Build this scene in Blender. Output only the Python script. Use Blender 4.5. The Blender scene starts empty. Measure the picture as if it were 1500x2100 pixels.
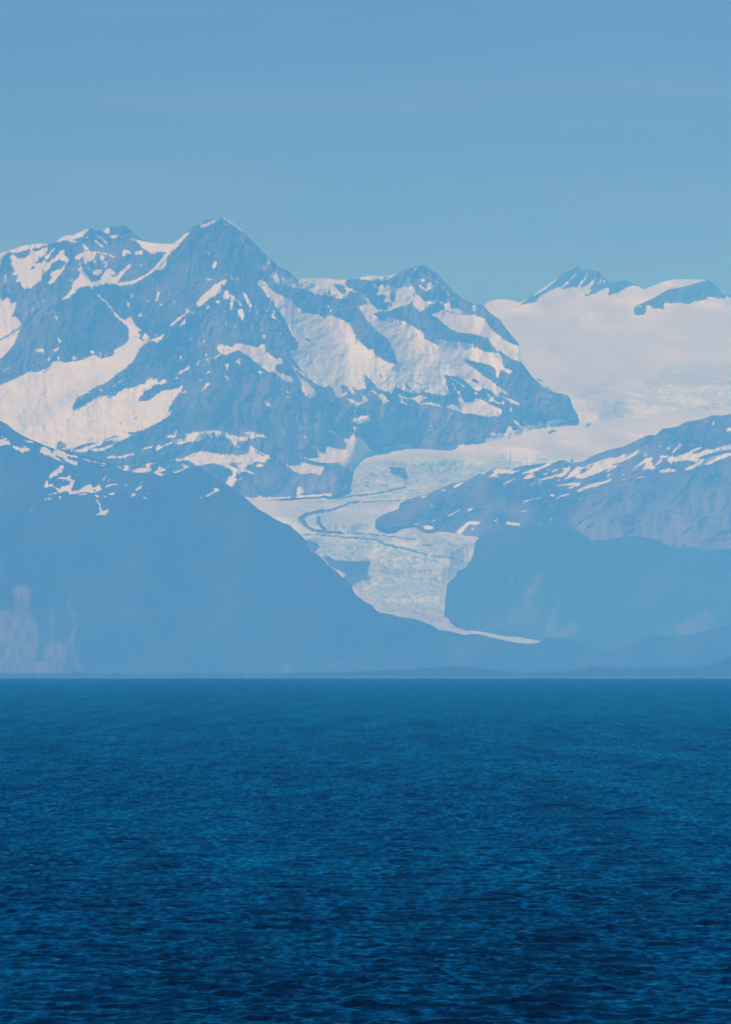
import bpy, math, random
import numpy as np
from mathutils import Vector

# ------------------------------------------------------------------ camera, sky, sun, exposure
F = 15900.0          # focal length expressed in photograph pixels (1500 wide)
VH = 1346.0          # photograph row of the level line of sight
EYE = 25.0           # deck of a ship
R_EARTH = 6371000.0
C = bpy.context.scene.collection
scene = bpy.context.scene

cam_d = bpy.data.cameras.new("camera")
cam = bpy.data.objects.new("camera", cam_d)
C.objects.link(cam)
cam.location = (0, 0, EYE)
cam.rotation_euler = (math.radians(90), 0, 0)
cam_d.sensor_fit = 'HORIZONTAL'
cam_d.sensor_width = 36.0
cam_d.lens = F / 1500.0 * 36.0
cam_d.shift_y = (VH - 1050.0) / 1500.0
cam_d.clip_start = 1.0
cam_d.clip_end = 200000.0
scene.camera = cam

SUN_EL, SUN_AZ = math.radians(40.0), math.radians(204.0)     # behind the ship, to the left
SKY_TINT = (0.31, 0.43, 0.88, 1)      # cool white balance of the photograph
world = bpy.data.worlds.new("World")
scene.world = world
world.use_nodes = True
wn = world.node_tree
for n in list(wn.nodes):
    wn.nodes.remove(n)
w_out = wn.nodes.new('ShaderNodeOutputWorld')
w_bg = wn.nodes.new('ShaderNodeBackground')
w_bg.inputs['Strength'].default_value = 0.072
sky = wn.nodes.new('ShaderNodeTexSky')
sky.sky_type = 'NISHITA'
sky.sun_disc = False
sky.sun_elevation = SUN_EL
sky.sun_rotation = SUN_AZ
sky.altitude = 2000
sky.air_density = 1.0
sky.dust_density = 0.0
sky.ozone_density = 3.0
# faint veil of cirrus drawn out in long streaks
tc = wn.nodes.new('ShaderNodeTexCoord')
mp = wn.nodes.new('ShaderNodeMapping')
mp.inputs['Rotation'].default_value = (0, math.radians(4.5), 0)
mp.inputs['Scale'].default_value = (9.0, 9.0, 130.0)
ns = wn.nodes.new('ShaderNodeTexNoise')
ns.inputs['Scale'].default_value = 1.0
ns.inputs['Detail'].default_value = 3.0
cr = wn.nodes.new('ShaderNodeMapRange')
cr.inputs[1].default_value = 0.48
cr.inputs[2].default_value = 0.75
cr.inputs[3].default_value = 0.0
cr.inputs[4].default_value = 0.20
mx = wn.nodes.new('ShaderNodeMix')
mx.data_type = 'RGBA'
mx.inputs['B'].default_value = (17.0, 15.0, 12.0, 1)
wn.links.new(tc.outputs['Generated'], mp.inputs['Vector'])
wn.links.new(mp.outputs['Vector'], ns.inputs['Vector'])
wn.links.new(ns.outputs['Fac'], cr.inputs[0])
wn.links.new(cr.outputs[0], mx.inputs['Factor'])
wn.links.new(sky.outputs[0], mx.inputs['A'])
tint = wn.nodes.new('ShaderNodeMix')
tint.data_type = 'RGBA'
tint.blend_type = 'MULTIPLY'
tint.inputs['Factor'].default_value = 1.0
tint.inputs['B'].default_value = SKY_TINT
wn.links.new(mx.outputs['Result'], tint.inputs['A'])
wn.links.new(tint.outputs['Result'], w_bg.inputs['Color'])
wn.links.new(w_bg.outputs[0], w_out.inputs['Surface'])

sun_d = bpy.data.lights.new("sun", 'SUN')
sun_d.energy = 4.0
sun_d.angle = math.radians(0.53)
sun_d.color = (1.0, 0.95, 0.995)
sun = bpy.data.objects.new("sun", sun_d)
C.objects.link(sun)
to_sun = Vector((math.sin(SUN_AZ) * math.cos(SUN_EL), math.cos(SUN_AZ) * math.cos(SUN_EL), math.sin(SUN_EL)))
sun.rotation_euler = to_sun.to_track_quat('Z', 'Y').to_euler()

scene.view_settings.view_transform = 'Standard'
scene.view_settings.look = 'None'
scene.view_settings.exposure = -0.25
scene.view_settings.gamma = 1.0
scene.view_settings.use_curve_mapping = False
scene.render.engine = 'CYCLES'
scene.cycles.use_denoising = True
scene.cycles.use_adaptive_sampling = False
scene.cycles.volume_bounces = 4
scene.cycles.max_bounces = 8

HAZE_DENSITY = 3.0 / 50000.0
HAZE_COLOR = (0.080, 0.38, 1.0, 1)
HAZE_ABS = (1.0, 1.0, 1.0, 1)
HAZE_G = -0.4

# ------------------------------------------------------------------ helpers
def _hash(ix, iy, seed):
    h = (ix.astype(np.int64) * 374761393 + iy.astype(np.int64) * 668265263 + seed * 1442695041) & 0xFFFFFFFF
    h = ((h ^ (h >> 13)) * 1274126177) & 0xFFFFFFFF
    h = (h ^ (h >> 16)) & 0xFFFFFFFF
    return h.astype(np.float64) / 4294967295.0 * 2 * np.pi

def noise(x, y, seed=0):
    """gradient noise, about -1..1"""
    x = np.asarray(x, float); y = np.asarray(y, float)
    x, y = np.broadcast_arrays(x, y)
    ix = np.floor(x); iy = np.floor(y)
    fx = x - ix; fy = y - iy
    ux = fx * fx * fx * (fx * (fx * 6 - 15) + 10)
    uy = fy * fy * fy * (fy * (fy * 6 - 15) + 10)
    def g(ox, oy):
        a = _hash(ix + ox, iy + oy, seed)
        return np.cos(a) * (fx - ox) + np.sin(a) * (fy - oy)
    return 1.5 * ((g(0, 0) * (1 - ux) + g(1, 0) * ux) * (1 - uy) + (g(0, 1) * (1 - ux) + g(1, 1) * ux) * uy)

def fbm(x, y, octaves=5, seed=0, gain=0.5):
    s = 0; a = 1.0; t = 0
    for o in range(octaves):
        s = s + a * noise(x * 2 ** o + 17.3 * o, y * 2 ** o + 9.1 * o, seed + o); t += a; a *= gain
    return s / t

def ridged(x, y, octaves=5, seed=0, gain=0.5):
    s = 0; a = 1.0; t = 0
    for o in range(octaves):
        s = s + a * (1 - 2 * np.abs(noise(x * 2 ** o + 31.7 * o, y * 2 ** o + 3.3 * o, seed + o))); t += a; a *= gain
    return s / t

# the snow patches, moraines and scars, each outlined; coordinates are sheet pixels, four to a unit
TILE = {0: (0, 0, 1), 1: (0, 430, 4), 2: (300, 430, 4), 3: (600, 530, 4), 4: (900, 530, 4), 5: (1125, 530, 4), 6: (0, 660, 4),
        7: (300, 660, 4), 8: (600, 730, 4), 9: (850, 730, 4), 10: (1125, 730, 4), 11: (0, 860, 4), 12: (350, 860, 4),
        13: (600, 930, 4), 14: (900, 930, 4), 15: (1125, 930, 4), 16: (600, 1080, 4), 17: (850, 1130, 4), 18: (1125, 1130, 4),
        19: (0, 1130, 4), 20: (300, 1130, 4)}

def parse(s, tile):
    out = []
    ox, oy, k = TILE[tile]
    for tok in s.split():
        if tok[0] == '@':
            ox, oy, k = TILE[int(tok[1:])]
            continue
        a, b = tok.split(',')
        out.append((ox + float(a) / k, oy + float(b) / k))
    return out

SS = 2                      # sheet samples per photograph pixel
def canvas(base=0.0):
    return np.full((970 * SS, 1500 * SS), base, np.float32)      # rows 500..: see V0
V0 = 430

def fill(cv, pts, val):
    P = np.array(pts); P = np.stack([P[:, 0] * SS, (P[:, 1] - V0) * SS], 1)
    x0, y0 = np.floor(P.min(0)).astype(int) - 1; x1, y1 = np.ceil(P.max(0)).astype(int) + 1
    x0 = max(x0, 0); y0 = max(y0, 0); x1 = min(x1, cv.shape[1]); y1 = min(y1, cv.shape[0])
    if x1 <= x0 or y1 <= y0: return
    gx, gy = np.meshgrid(np.arange(x0, x1) + .5, np.arange(y0, y1) + .5)
    ins = np.zeros(gx.shape, bool)
    n = len(P)
    for i in range(n):
        ax, ay = P[i]; bx, by = P[(i + 1) % n]
        if ay == by: continue
        c = ((ay > gy) != (by > gy)) & (gx < (bx - ax) * (gy - ay) / (by - ay) + ax)
        ins ^= c
    cv[y0:y1, x0:x1][ins] = val

def stroke(cv, pts, width, val, dash=0.0, seed=3):
    """a line with an uneven width (width in photograph pixels)"""
    P = np.array(pts)
    for i in range(len(P) - 1):
        a, b = P[i], P[i + 1]
        L = max(np.hypot(*(b - a)), 1e-6)
        k = int(L * 2) + 2
        for t in np.linspace(0, 1, k):
            p = a + (b - a) * t
            w = width * (1 + .5 * float(noise(p[0] / 7, p[1] / 7, seed)))
            if dash and float(noise(p[0] / 5, p[1] / 9, seed + 5)) < dash: continue
            p = p + (float(noise(p[0] / 5, p[1] / 5, seed + 1)) * .8, float(noise(p[0] / 5, p[1] / 5, seed + 2)) * .8)
            x, y = p[0] * SS, (p[1] - V0) * SS
            r = w * SS / 2
            x0, x1, y0, y1 = int(x - r * 1.6) - 1, int(x + r * 1.6) + 2, int(y - r) - 1, int(y + r) + 2
            if x0 < 0 or y0 < 0 or x1 > cv.shape[1] or y1 > cv.shape[0]: continue
            gx, gy = np.meshgrid(np.arange(x0, x1) + .5, np.arange(y0, y1) + .5)
            m = ((gx - x) / 1.6) ** 2 + (gy - y) ** 2 < r * r
            cv[y0:y1, x0:x1][m] = val

def blur(cv, r):
    """separable box blur run twice, r in samples"""
    if r < 1: return cv
    for ax in (0, 1, 0, 1):
        p = np.pad(cv, [(r + 1, r) if k == ax else (0, 0) for k in (0, 1)], mode='edge')
        c = np.cumsum(p, axis=ax, dtype=np.float64)
        n = cv.shape[ax]
        hi = np.take(c, np.arange(2 * r + 1, 2 * r + 1 + n), axis=ax)
        lo = np.take(c, np.arange(0, n), axis=ax)
        cv = ((hi - lo) / (2 * r + 1)).astype(np.float32)
    return cv

def sample(cv, u, v):
    u = np.where(u < 0, -u, u); u = np.where(u > 1499, 2998 - u, u)
    x = np.clip(u * SS - .5, 0, cv.shape[1] - 1.001); y = np.clip((v - V0) * SS - .5, 0, cv.shape[0] - 1.001)
    ix = x.astype(int); iy = y.astype(int); fx = x - ix; fy = y - iy
    return (cv[iy, ix] * (1 - fx) + cv[iy, ix + 1] * fx) * (1 - fy) + (cv[iy + 1, ix] * (1 - fx) + cv[iy + 1, ix + 1] * fx) * fy
SNOW = {}
SNOW['massif'] = """
+1 0,340 75,330 200,290 330,275 400,280 430,275 540,205 600,210 700,155 740,155 700,195 680,220 620,240 560,245 520,255 470,262 430,275 370,290 330,305 250,325 190,335 140,352 80,352 40,365 15,400 5,470 0,480
+1 555,250 585,245 640,265 610,270 570,265
+1 845,175 885,138 900,150 885,200 870,190
+1 890,205 940,212 960,205 1030,222 1000,228 970,220 920,235 900,225
+1 1010,150 1030,175 1015,172
+1 1075,235 1110,238 1180,262 1260,265 1420,265 1440,260 1500,215 1500,265 1440,300 1410,330 1380,360 1345,345 1300,345 1270,358 1230,355 1190,330 1150,290 1110,255
+2 350,185 320,195 280,235 240,275 215,300 180,340 150,370 130,400 100,430 60,480 20,510 0,530 0,548 40,520 70,490 110,460 150,410 190,370 200,345 250,310 290,280 310,235 345,200
+2 80,490 110,470 165,418 160,450 125,500
+1 90,370 120,370 140,400 200,395 240,375 245,330 280,330 290,345 330,330 350,310 380,310 400,300 385,330 370,370 330,390 300,430 270,440 310,440 340,420 400,360 410,340 450,305 455,320 430,345 410,380 370,420 400,440 430,410 460,385 490,340 520,325 530,350 520,370 550,385 580,425 550,440 530,420 500,420 490,400 450,430 420,450 400,490 350,540 320,590 280,620 240,650 215,655 185,640 165,590 130,590 150,530 95,535 120,510 90,450 100,420 85,400
+1 440,510 490,480 500,490 540,440 530,480 500,520 470,560 440,600 400,615 410,570 430,550 410,540 420,510
-1 260,470 290,450 280,480 240,500
-1 350,400 375,395 340,440 325,440
+1 320,560 345,555 330,590 315,580
+1 40,540 60,525 50,590 38,590
+1 65,660 85,650 70,672
+1 355,670 380,650 375,662
+1 670,275 690,280 730,320 720,335 700,330
+1 610,390 640,365 680,345 740,335 780,340 850,350 900,365 960,385 930,388 880,370 830,360 790,350 775,400 745,425 720,420 700,450 690,430 670,390 650,400 660,440 680,500 720,550 745,590 760,600 800,585 830,560 870,490 900,480 930,500 950,530 900,540 930,550 970,540 980,510 1020,490 1050,455 1080,445 1070,470 1020,520 990,560 970,600 1030,590 1100,575 1180,540 1240,500 1270,470 1300,430 1340,390 1370,360 1375,390 1340,430 1300,470 1280,490 1240,520 1190,555 1130,590 1080,610 1030,615 980,628 960,610 920,605 870,605 800,625 765,630 765,690 758,650 740,635 700,630 650,650 600,690 560,725 480,748 500,735 560,690 590,640 600,590 640,560 660,510 650,490 660,470 650,420 640,400 615,415
-1 660,395 685,385 690,420 675,430
+1 815,370 850,370 855,400 840,420 820,400
+1 770,410 790,420 775,445
+1 845,420 870,420 885,450 870,475 855,470 875,450 850,440
+1 725,460 745,490 735,505 722,480
+1 765,505 800,490 830,490 835,520 800,540 760,530
+1 640,480 655,490 645,500
+1 780,200 830,225 880,270 890,290 860,270 840,240 800,220
+1 770,245 800,260 850,300 870,320 840,310 800,280
+1 700,210 720,225 725,240 710,228
+1 1000,345 1020,325 1060,340 1075,325 1075,365 1040,370 1000,388 1010,365
+1 1105,350 1130,335 1170,335 1170,365 1140,365 1115,372
+1 1140,430 1155,445 1175,465 1160,465
+1 1190,490 1215,478 1205,492
+1 590,475 605,480 598,495
+1 520,590 530,595 525,605
+1 545,640 558,630 550,650
+1 570,565 600,575 580,580
+1 0,720 70,725 85,760 135,760 120,820 90,880 130,875 160,910 185,940 170,960 110,990 60,1030 0,1060
+1 0,1070 60,1045 120,1000 185,970 150,1010 125,1090 80,1150 0,1225
+1 445,855 465,870 475,900 460,900
+1 580,835 595,820 590,842
+1 350,745 362,740 360,760
+1 265,815 280,812 275,825
+1 970,975 990,970 985,985
+1 785,675 830,715 870,750 920,815 960,860 1000,900 1030,905 1050,885 1085,885 1095,920 1110,950 1140,970 1160,990 1130,1000 1150,1030 1140,1055 1110,1040 1075,1045 1050,1040 1060,1000 1040,950 1000,920 960,880 930,840 890,790 850,750 800,705
+1 1165,1055 1190,1010 1215,1020 1220,1060 1190,1070
+1 1270,1030 1290,1020 1295,1040
+1 1210,1075 1260,1055 1310,1040 1355,1015 1330,1060 1285,1095 1265,1075
+1 475,1040 490,1065 508,1080 490,1095 475,1065
+1 285,1150 330,1135 360,1140 370,1170 330,1165
+1 440,1150 480,1120 490,1145 450,1160
+1 1030,720 1050,750 1070,805 1055,800 1035,750
+1 1080,680 1100,690 1085,730 1060,735 1070,705
+1 1130,880 1155,840 1165,880 1150,870
+1 1150,745 1180,718 1175,730
+1 1200,755 1220,742 1218,758
+1 1270,755 1300,660 1310,680 1295,740
+1 1420,750 1450,775 1435,780
+2 440,130 500,110 540,95 590,50 620,58 595,100 560,105 510,130 470,145
+2 620,58 680,70 740,120 800,178 780,178 720,135 660,90
+2 630,100 660,125 650,135 630,115
+2 670,145 698,160 690,168
+2 735,165 747,180 738,185
+2 418,215 430,225 420,232
+2 655,265 670,275 662,280
+2 560,420 588,420 575,460 555,490 540,470
+2 500,370 520,345 512,365
+2 595,320 608,345 600,340
+2 480,345 495,332 490,350
+2 800,335 815,355 808,355
+2 710,335 740,312 735,322
+2 910,325 955,355 945,358
+2 990,410 1020,440 1010,448
+2 485,555 510,565 550,565 540,580 505,578
+2 405,560 418,575 412,588
+2 690,515 703,530 705,555 718,580 700,575 692,545
+2 735,580 765,560 760,575
+2 780,560 805,555 795,570
+2 815,630 830,640 820,650
+2 1020,540 1050,500 1075,530 1100,580 1090,600 1060,605 1045,570
+2 405,770 430,740 480,690 540,640 560,610 600,600 610,590 655,565 655,595 640,620 610,600 620,660 590,690 560,705 540,715 510,735 460,780 425,800
+2 630,700 650,645 675,670 690,700 670,735 645,735
+2 690,690 740,720 770,750 790,795 770,790 740,750 710,735 710,780 705,828 690,810 690,770 700,740
+2 570,745 600,745 600,775 580,765
+2 548,785 562,780 555,800
+2 465,835 490,800 500,780 525,780 515,805 480,835
+2 780,665 820,690 850,750 865,800 850,805 830,770 810,720
+2 845,810 858,815 858,845 850,845
+2 750,820 795,815 800,880 795,920 775,890 755,860
+2 645,890 660,910 660,970 652,960
+2 728,940 740,950 725,985 718,975
+2 555,870 575,885 570,898
+2 370,830 395,840 385,870 372,855
+2 635,820 648,830 642,850
+2 880,785 905,795 895,800
+2 910,830 918,835 914,855
+2 770,620 795,642 790,640
+2 195,945 260,890 330,840 365,812 360,830 310,870 250,925 215,948
+2 305,785 330,810 345,825 330,832
+2 265,965 285,935 322,895 320,930 290,955
+2 235,655 262,690 275,710 255,690
+2 75,745 95,670 110,670 105,710 85,755
+2 215,750 235,750 250,778
+2 105,785 130,765 125,785
+2 140,625 160,630 148,636
+2 930,925 948,932 940,942
+2 945,975 958,985 950,995
+2 958,1030 978,1025 980,1055 962,1055
+2 1095,1005 1112,1008 1103,1025
+2 1145,1005 1172,992 1150,1015 1148,1045
+2 970,785 975,815 1000,830 1010,790 1020,735 1030,735 1015,810 1000,838 980,830
+2 1045,820 1058,825 1050,870 1080,910 1065,900 1030,885 1020,865 1040,870
+2 967,870 990,868 978,890
+2 870,950 880,955 874,970
+2 360,1040 373,1045 360,1090
+2 465,1060 485,1065 480,1090 468,1085
+2 285,1130 296,1150 290,1172
+2 1120,500 1132,505 1128,518
+2 895,595 940,565 985,600 1000,640 1060,680 1140,715 1200,740 @3 25,390 60,410 100,435 160,450 200,460 250,465 300,465 350,465 400,500 470,525 485,570 500,610 522,640 515,655 560,680 590,720 630,745 655,735 680,790 740,830 800,858 840,865 870,870 860,820 820,740 800,690 770,650 700,600 650,540 610,500 580,450 550,410 540,395 580,380 620,360 600,330 560,290 600,320 630,340 640,370 680,400 700,420 750,415 740,430 700,440 650,450 700,480 710,500 770,520 785,480 850,500 920,515 1000,560 1060,595 1085,620 1080,655 1130,680 1195,715 1200,690 1190,665 1280,660 1350,680 1400,695 1480,705 @4 0,660 90,660 170,685 280,700 330,740 400,770 490,775 520,810 525,860 540,895 605,920 580,955 550,930 510,910 495,935 495,980 475,975 470,905 430,880 330,850 260,840 215,835 @9 480,90 560,160 640,210 720,270 790,325 750,310 700,300 720,330 670,330 640,290 600,270 560,260 550,280 520,290 480,265 460,235 420,210 360,175 330,165 240,155 270,240 290,300 265,325 200,320 120,260 40,220 @8 980,210 1100,250 1180,300 1220,328 1140,305 1080,295 1000,310 930,290 850,255 815,320 790,290 740,285 700,260 650,200 600,155 590,200 610,265 540,275 480,240 520,310 490,310 440,240 400,235 410,290 450,300 430,330 370,345 350,320 335,270 300,240 255,258 200,235 130,175 60,95 0,20 @7 1190,240 @2 1190,1150 1225,1160 1250,1130 1240,1080 1200,1030 1180,990 1150,920 1100,840 1060,790 1040,740 1000,715 965,660 940,630 900,610
-3 1415,835 1500,840 @4 340,935 260,880
-8 920,215 950,240 980,280 960,275 930,250
-8 400,285 430,270 440,300 415,310
-3 95,650 120,650 160,680 130,680
-8 700,150 730,150 740,180 720,170
-8 400,100 430,80 420,100
+8 0,80 40,140 75,200 95,250 130,270 150,310 185,325 180,345 150,350 90,310 85,260 70,210 40,160
+8 75,165 130,220 180,280 200,315 170,290 120,230
+8 445,350 480,350 530,375 570,380 575,350 560,310 590,320 620,350 615,380 580,385 540,410 520,425 525,400 450,365
+8 640,280 690,290 700,320 660,300
+8 630,315 645,320 640,345
+8 700,325 730,300 760,330 795,370 760,390 745,410 745,380 720,350
+8 860,310 900,325 940,340 990,345 1040,320 1130,345 1090,355 1060,365 1050,390 1100,380 1150,380 1200,390 1225,420 1170,410 1100,400 1040,395 1000,360 960,350 920,350 900,330 910,370 950,400 970,420 930,410 880,380 895,355
+8 330,355 345,375 330,380
+8 510,430 516,460 505,465
+8 738,410 744,430 738,435
+8 475,515 500,495 530,510 570,490 600,490 630,485 645,530 600,548 560,548 525,560 500,535
+8 505,570 518,600 505,615
+8 425,555 438,572 428,570
+8 390,585 410,590 400,598
+8 645,492 665,505 655,503
+8 300,610 340,620 370,660 345,640
+8 80,635 130,670 100,665
+8 30,525 82,562 60,550
+8 75,580 92,597 80,595
+8 155,570 175,582 165,582
+8 345,470 357,480 348,482
+8 1120,575 1140,568 1130,580
+8 170,715 200,760 240,800 275,805 275,770 300,740 370,765 430,770 450,720 415,680 470,680 490,640 500,635 515,670 560,670 600,720 640,760 700,800 760,830 820,835 820,870 600,870 400,870 300,880 200,870 130,850 60,825 140,840 220,830 200,780
+8 740,760 770,745 830,745 850,720 900,730 950,730 1000,760 1080,780 1130,765 1160,785 1160,830 900,850 780,850 740,790
+8 0,905 70,890 75,872 110,885 180,910 250,910 230,975 180,965 120,955 80,970 0,945
+12 945,370 1010,380 1065,400 1070,350 1110,360 1200,380 1260,390 1230,455 1180,440 1090,450 1000,420
+8 350,870 600,850 840,840 840,1000 760,1060 650,1070 560,1090 450,1120 400,1110 420,1060 520,1050 450,1040 540,1000 480,940 430,910
-8 480,955 510,960 540,990 500,990
-8 430,910 460,925 470,950 440,930
+12 720,620 760,640 800,650 900,640 960,635 1030,640 1100,625 1180,615 1300,620 1320,660 620,680 610,640 640,635 650,655 720,650
+12 560,642 700,645 1000,638 1320,604 1320,700 560,700
+12 1030,600 1045,560 1060,545 1085,565 1090,600 1060,620 1085,635 1040,630
+12 790,615 830,645 800,640
+9 340,275 375,290 380,340 420,385 490,375 510,345 560,360 620,395 660,410 725,445 720,465 690,500 650,490 620,500 500,480 390,470 320,440 255,415 300,400 360,410 380,390 360,360 375,330 350,290
+9 310,190 350,200 400,240 435,260 400,250 350,220
+9 300,200 330,240 355,290 340,280 310,230
-9 475,190 510,190 540,215 520,228 480,210
+9 495,300 515,300 522,318 500,316
+9 600,310 640,330 660,360 700,385 735,400 742,365 725,370 700,400 650,370 630,375 600,385 615,350
+9 720,330 780,350 830,370 875,390 865,405 800,385 760,360
+9 788,425 802,425 798,455 785,460
+9 745,170 765,175 762,187
+9 385,495 400,495 395,503
+9 120,575 145,570 130,582
+9 340,775 360,740 400,718 440,742 510,740 560,720 600,705 575,685 640,670 680,680 640,640 620,630 680,635 750,630 760,610 770,560 800,580 810,610 870,600 840,560 805,525 840,530 880,570 930,580 895,540 940,570 1025,570 1015,540 1080,570 1090,540 1160,520 1240,525 1290,540 1400,570 1500,590 1500,620 1280,640 1000,680 700,790 500,810 340,810
-9 1170,535 1190,560 1210,570 1180,560
-9 640,640 700,660 760,665 690,668
-9 820,625 870,620 850,635
-9 760,695 820,685 790,705
-9 680,725 740,708 700,732
-9 580,765 600,760 595,770
+2 1110,545 1160,548 1210,568 1250,596 @3 25,158 200,155 350,165 450,180 425,200 445,235 490,250 545,278 520,282 470,262 465,290 440,330 390,330 300,315 230,297 150,285 120,255 60,245 0,235 @2 1140,615 1125,590
-3 350,210 390,205 430,225 440,270 430,290 390,280 370,250 345,230
-3 285,280 300,240 312,270 310,295
-3 355,265 380,310 370,315
-3 335,255 345,260 342,278
+3 540,160 600,140 680,136 760,135 865,118 830,150 790,170 740,185 690,183 640,178 580,175
+3 665,210 690,210 700,230 760,210 810,220 850,240 890,240 920,200 940,180 935,145 960,150 980,110 1030,58 1010,100 985,120 965,160 955,190 985,230 1000,250 1005,280 1040,310 1060,320 1080,350 1150,350 1165,335 1185,360 1130,370 1120,400 1080,410 1060,430 1040,445 1010,400 980,375 990,340 960,370 920,385 860,400 800,430 755,435 780,420 775,395 800,385 820,395 810,365 760,360 750,330 770,310 730,290 710,310 695,300 705,270 690,240 665,245
-3 735,300 760,300 755,340 740,335
-3 800,300 820,255 850,280 840,310 830,355 810,340
-3 990,270 1000,290 995,330 988,310
+3 1100,110 1120,108 1125,122 1100,125
+3 1055,130 1070,135 1065,155
+3 1000,170 1025,165 1020,185 1002,190
+3 970,175 990,172 975,190
+3 1055,170 1085,170 1080,190 1060,185
+3 1035,215 1055,210 1060,230 1090,240 1100,215 1120,200 1140,200 1160,230 1140,250 1100,270 1080,250 1045,235
+3 1175,160 1195,205 1188,208
+3 1255,250 1275,260 1285,320 1265,290
+3 1200,335 1230,345 1250,375 1275,365 1280,345 1295,380 1300,400 1370,415 1395,440 1390,460 1350,455 1290,425 1250,430 1200,460 1150,465 1125,460 1180,450 1220,430 1260,415 1245,385 1210,355
+4 0,490 60,430 100,430 190,465 300,470 340,480 380,485 385,520 420,560 470,610 530,660 600,700 665,718 720,740 720,860 600,825 560,800 510,755 490,770 460,730 400,650 350,635 300,620 200,610 150,600 100,580 50,540 20,510
+3 1125,462 1180,470 1270,425 1350,458 1410,465 1500,460 1500,520 1250,545 1210,490
-3 1205,462 1265,422 1330,450 1400,458 1330,455 1262,432 1225,458
+4 275,395 295,385 305,425 285,430
+4 275,455 305,455 300,475
+3 285,385 310,385 300,405
+3 360,405 395,402 360,425
+3 310,415 325,420 305,445
+3 470,400 495,378 485,395
+3 430,455 445,428 440,450
+3 60,365 75,370 68,376
+3 92,368 102,370 97,377
+3 620,600 628,605 624,612
+3 410,235 420,240 415,250
+6 0,520 60,495 130,465 200,430 235,405 300,415 370,385 410,350 405,335 440,325 480,320 520,335 590,325 640,320 700,300 760,275 800,280 830,300 900,285 940,265 930,235 970,210 1020,190 1050,155 1060,125 1110,125 1180,155 1225,155 1195,175 1150,210 1130,250 1100,310 1060,350 1000,400 940,440 900,480 840,510 790,530 740,560 700,590 640,620 610,660 590,700 610,718 660,705 720,670 780,630 800,620 850,605 890,600 950,605 980,570 1020,545 1080,545 1150,515 1180,510 1215,460 1250,458 1290,470 1295,500 1320,490 1350,460 1375,490 1340,510 1300,515 1240,540 1190,570 1150,620 1130,650 1200,650 1240,635 1290,590 1340,560 1400,558 1450,545 1495,520 1490,570 1450,610 1420,650 1390,700 1380,740 1420,730 1380,775 1340,800 1250,850 1180,885 1100,905 1040,910 1085,930 1060,945 1010,965 960,985 910,1025 850,1060 790,1065 740,1045 690,1070 640,1065 580,1060 530,1050 470,1040 420,1060 350,1035 200,960 90,890 0,825
-6 500,980 530,1000 540,1030 500,1050 465,1035 470,1000
-6 600,1045 700,1000 800,985 780,1000 690,1030 620,1055
-6 740,1040 830,1010 860,990 920,995 940,1000 870,1025 800,1040
-6 840,970 900,950 940,945 900,962
-6 850,910 880,890 875,902
-6 975,840 1010,825 1000,838
-6 1095,795 1140,775 1120,797
-6 1160,775 1190,765 1175,777
-6 910,930 990,945 940,952 915,942
-6 700,980 780,950 760,967
-6 860,980 920,970 945,990 900,1005
-6 590,1045 690,995 640,1030 600,1060
-6 1010,910 1030,900 1035,915
-6 360,995 380,975 378,1000
-6 395,1010 440,1040 450,1075 430,1050
-6 183,850 195,840 190,865
+6 25,400 50,375 90,368 70,385 35,405
+6 215,360 225,370 230,388
+6 285,240 340,225 370,240 360,252 300,245
+6 440,235 485,205 490,225 450,245
+6 400,290 415,285 410,320 398,325
+6 470,285 490,285 480,310
+6 595,280 640,295 600,320
+6 645,268 660,275 650,285
+6 670,285 685,280 678,300
+6 735,240 770,230 775,265 745,270
+6 815,250 835,245 825,280
+6 845,265 870,265 870,285
+6 550,255 568,250 560,262
+6 322,275 335,278 328,285
+6 955,500 990,475 1045,450 1030,465 975,500 950,520 890,570 930,530
+6 820,550 845,565 825,572
+6 700,582 735,573 725,588
+6 645,630 668,630 660,642
+6 900,580 945,565 940,580 905,590
+6 780,640 800,615 795,630
+6 1350,935 1400,930 1430,940 1440,900 1465,885 1450,920 1435,950 1380,945
+6 1475,280 1490,285 1480,325
+6 1430,435 1500,400 1490,418
+6 1425,470 1465,445 1450,468
+6 1095,375 1115,372 1105,380
+6 1355,440 1370,432 1365,445
+6 875,1110 910,1095 950,1105 1010,1095 1100,1078 1095,1092 1020,1112 950,1118 880,1122
+6 1155,1060 1200,1030 1260,1008 1250,1030 1210,1040
+6 975,1145 995,1143 985,1150
+6 1330,1075 1350,1075 1340,1082
+7 80,1075 75,1045 100,1005 130,1020 200,985 250,965 320,950 335,930 310,915 350,920 390,900 440,910 480,895 530,888 600,895 650,905 700,930 760,945 800,940 840,935 800,905 850,900 900,915 970,925 985,950 920,940 880,960 835,950 830,980 780,975 740,985 750,1010 770,1035 740,1025 710,1005 700,980 660,960 640,930 610,905 630,950 610,940 585,905 590,950 610,980 575,930 555,905 540,920 550,985 530,940 510,915 480,960 420,980 350,985 280,1005 210,995 150,1020 110,1045
-7 262,980 280,975 285,985 270,990
-7 590,905 605,955 596,940
+12 0,330 90,325 130,300 200,270 270,265 350,275 430,290 500,280 530,295 600,290 650,265 645,220 665,215 720,260 790,290 850,325 770,330 785,355 720,350 690,345 680,360 640,375 610,400 560,395 540,370 590,355 520,355 480,370 540,400 600,400 660,430 705,458 640,440 600,430 560,445 530,430 540,445 530,480 560,490 605,465 580,490 530,510 515,535 490,555 460,530 475,480 505,460 520,430 470,400 455,415 450,385 400,370 340,360 260,375 215,380 170,350 130,330 50,340 0,340
-12 680,250 740,280 780,305 750,300 700,275
-12 560,465 590,462 560,478
+12 700,370 740,362 765,375 755,390 705,390
+12 85,375 150,370 130,385 170,390 165,405 100,425 15,440 60,420 120,400
+12 860,330 885,335 870,340
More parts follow.
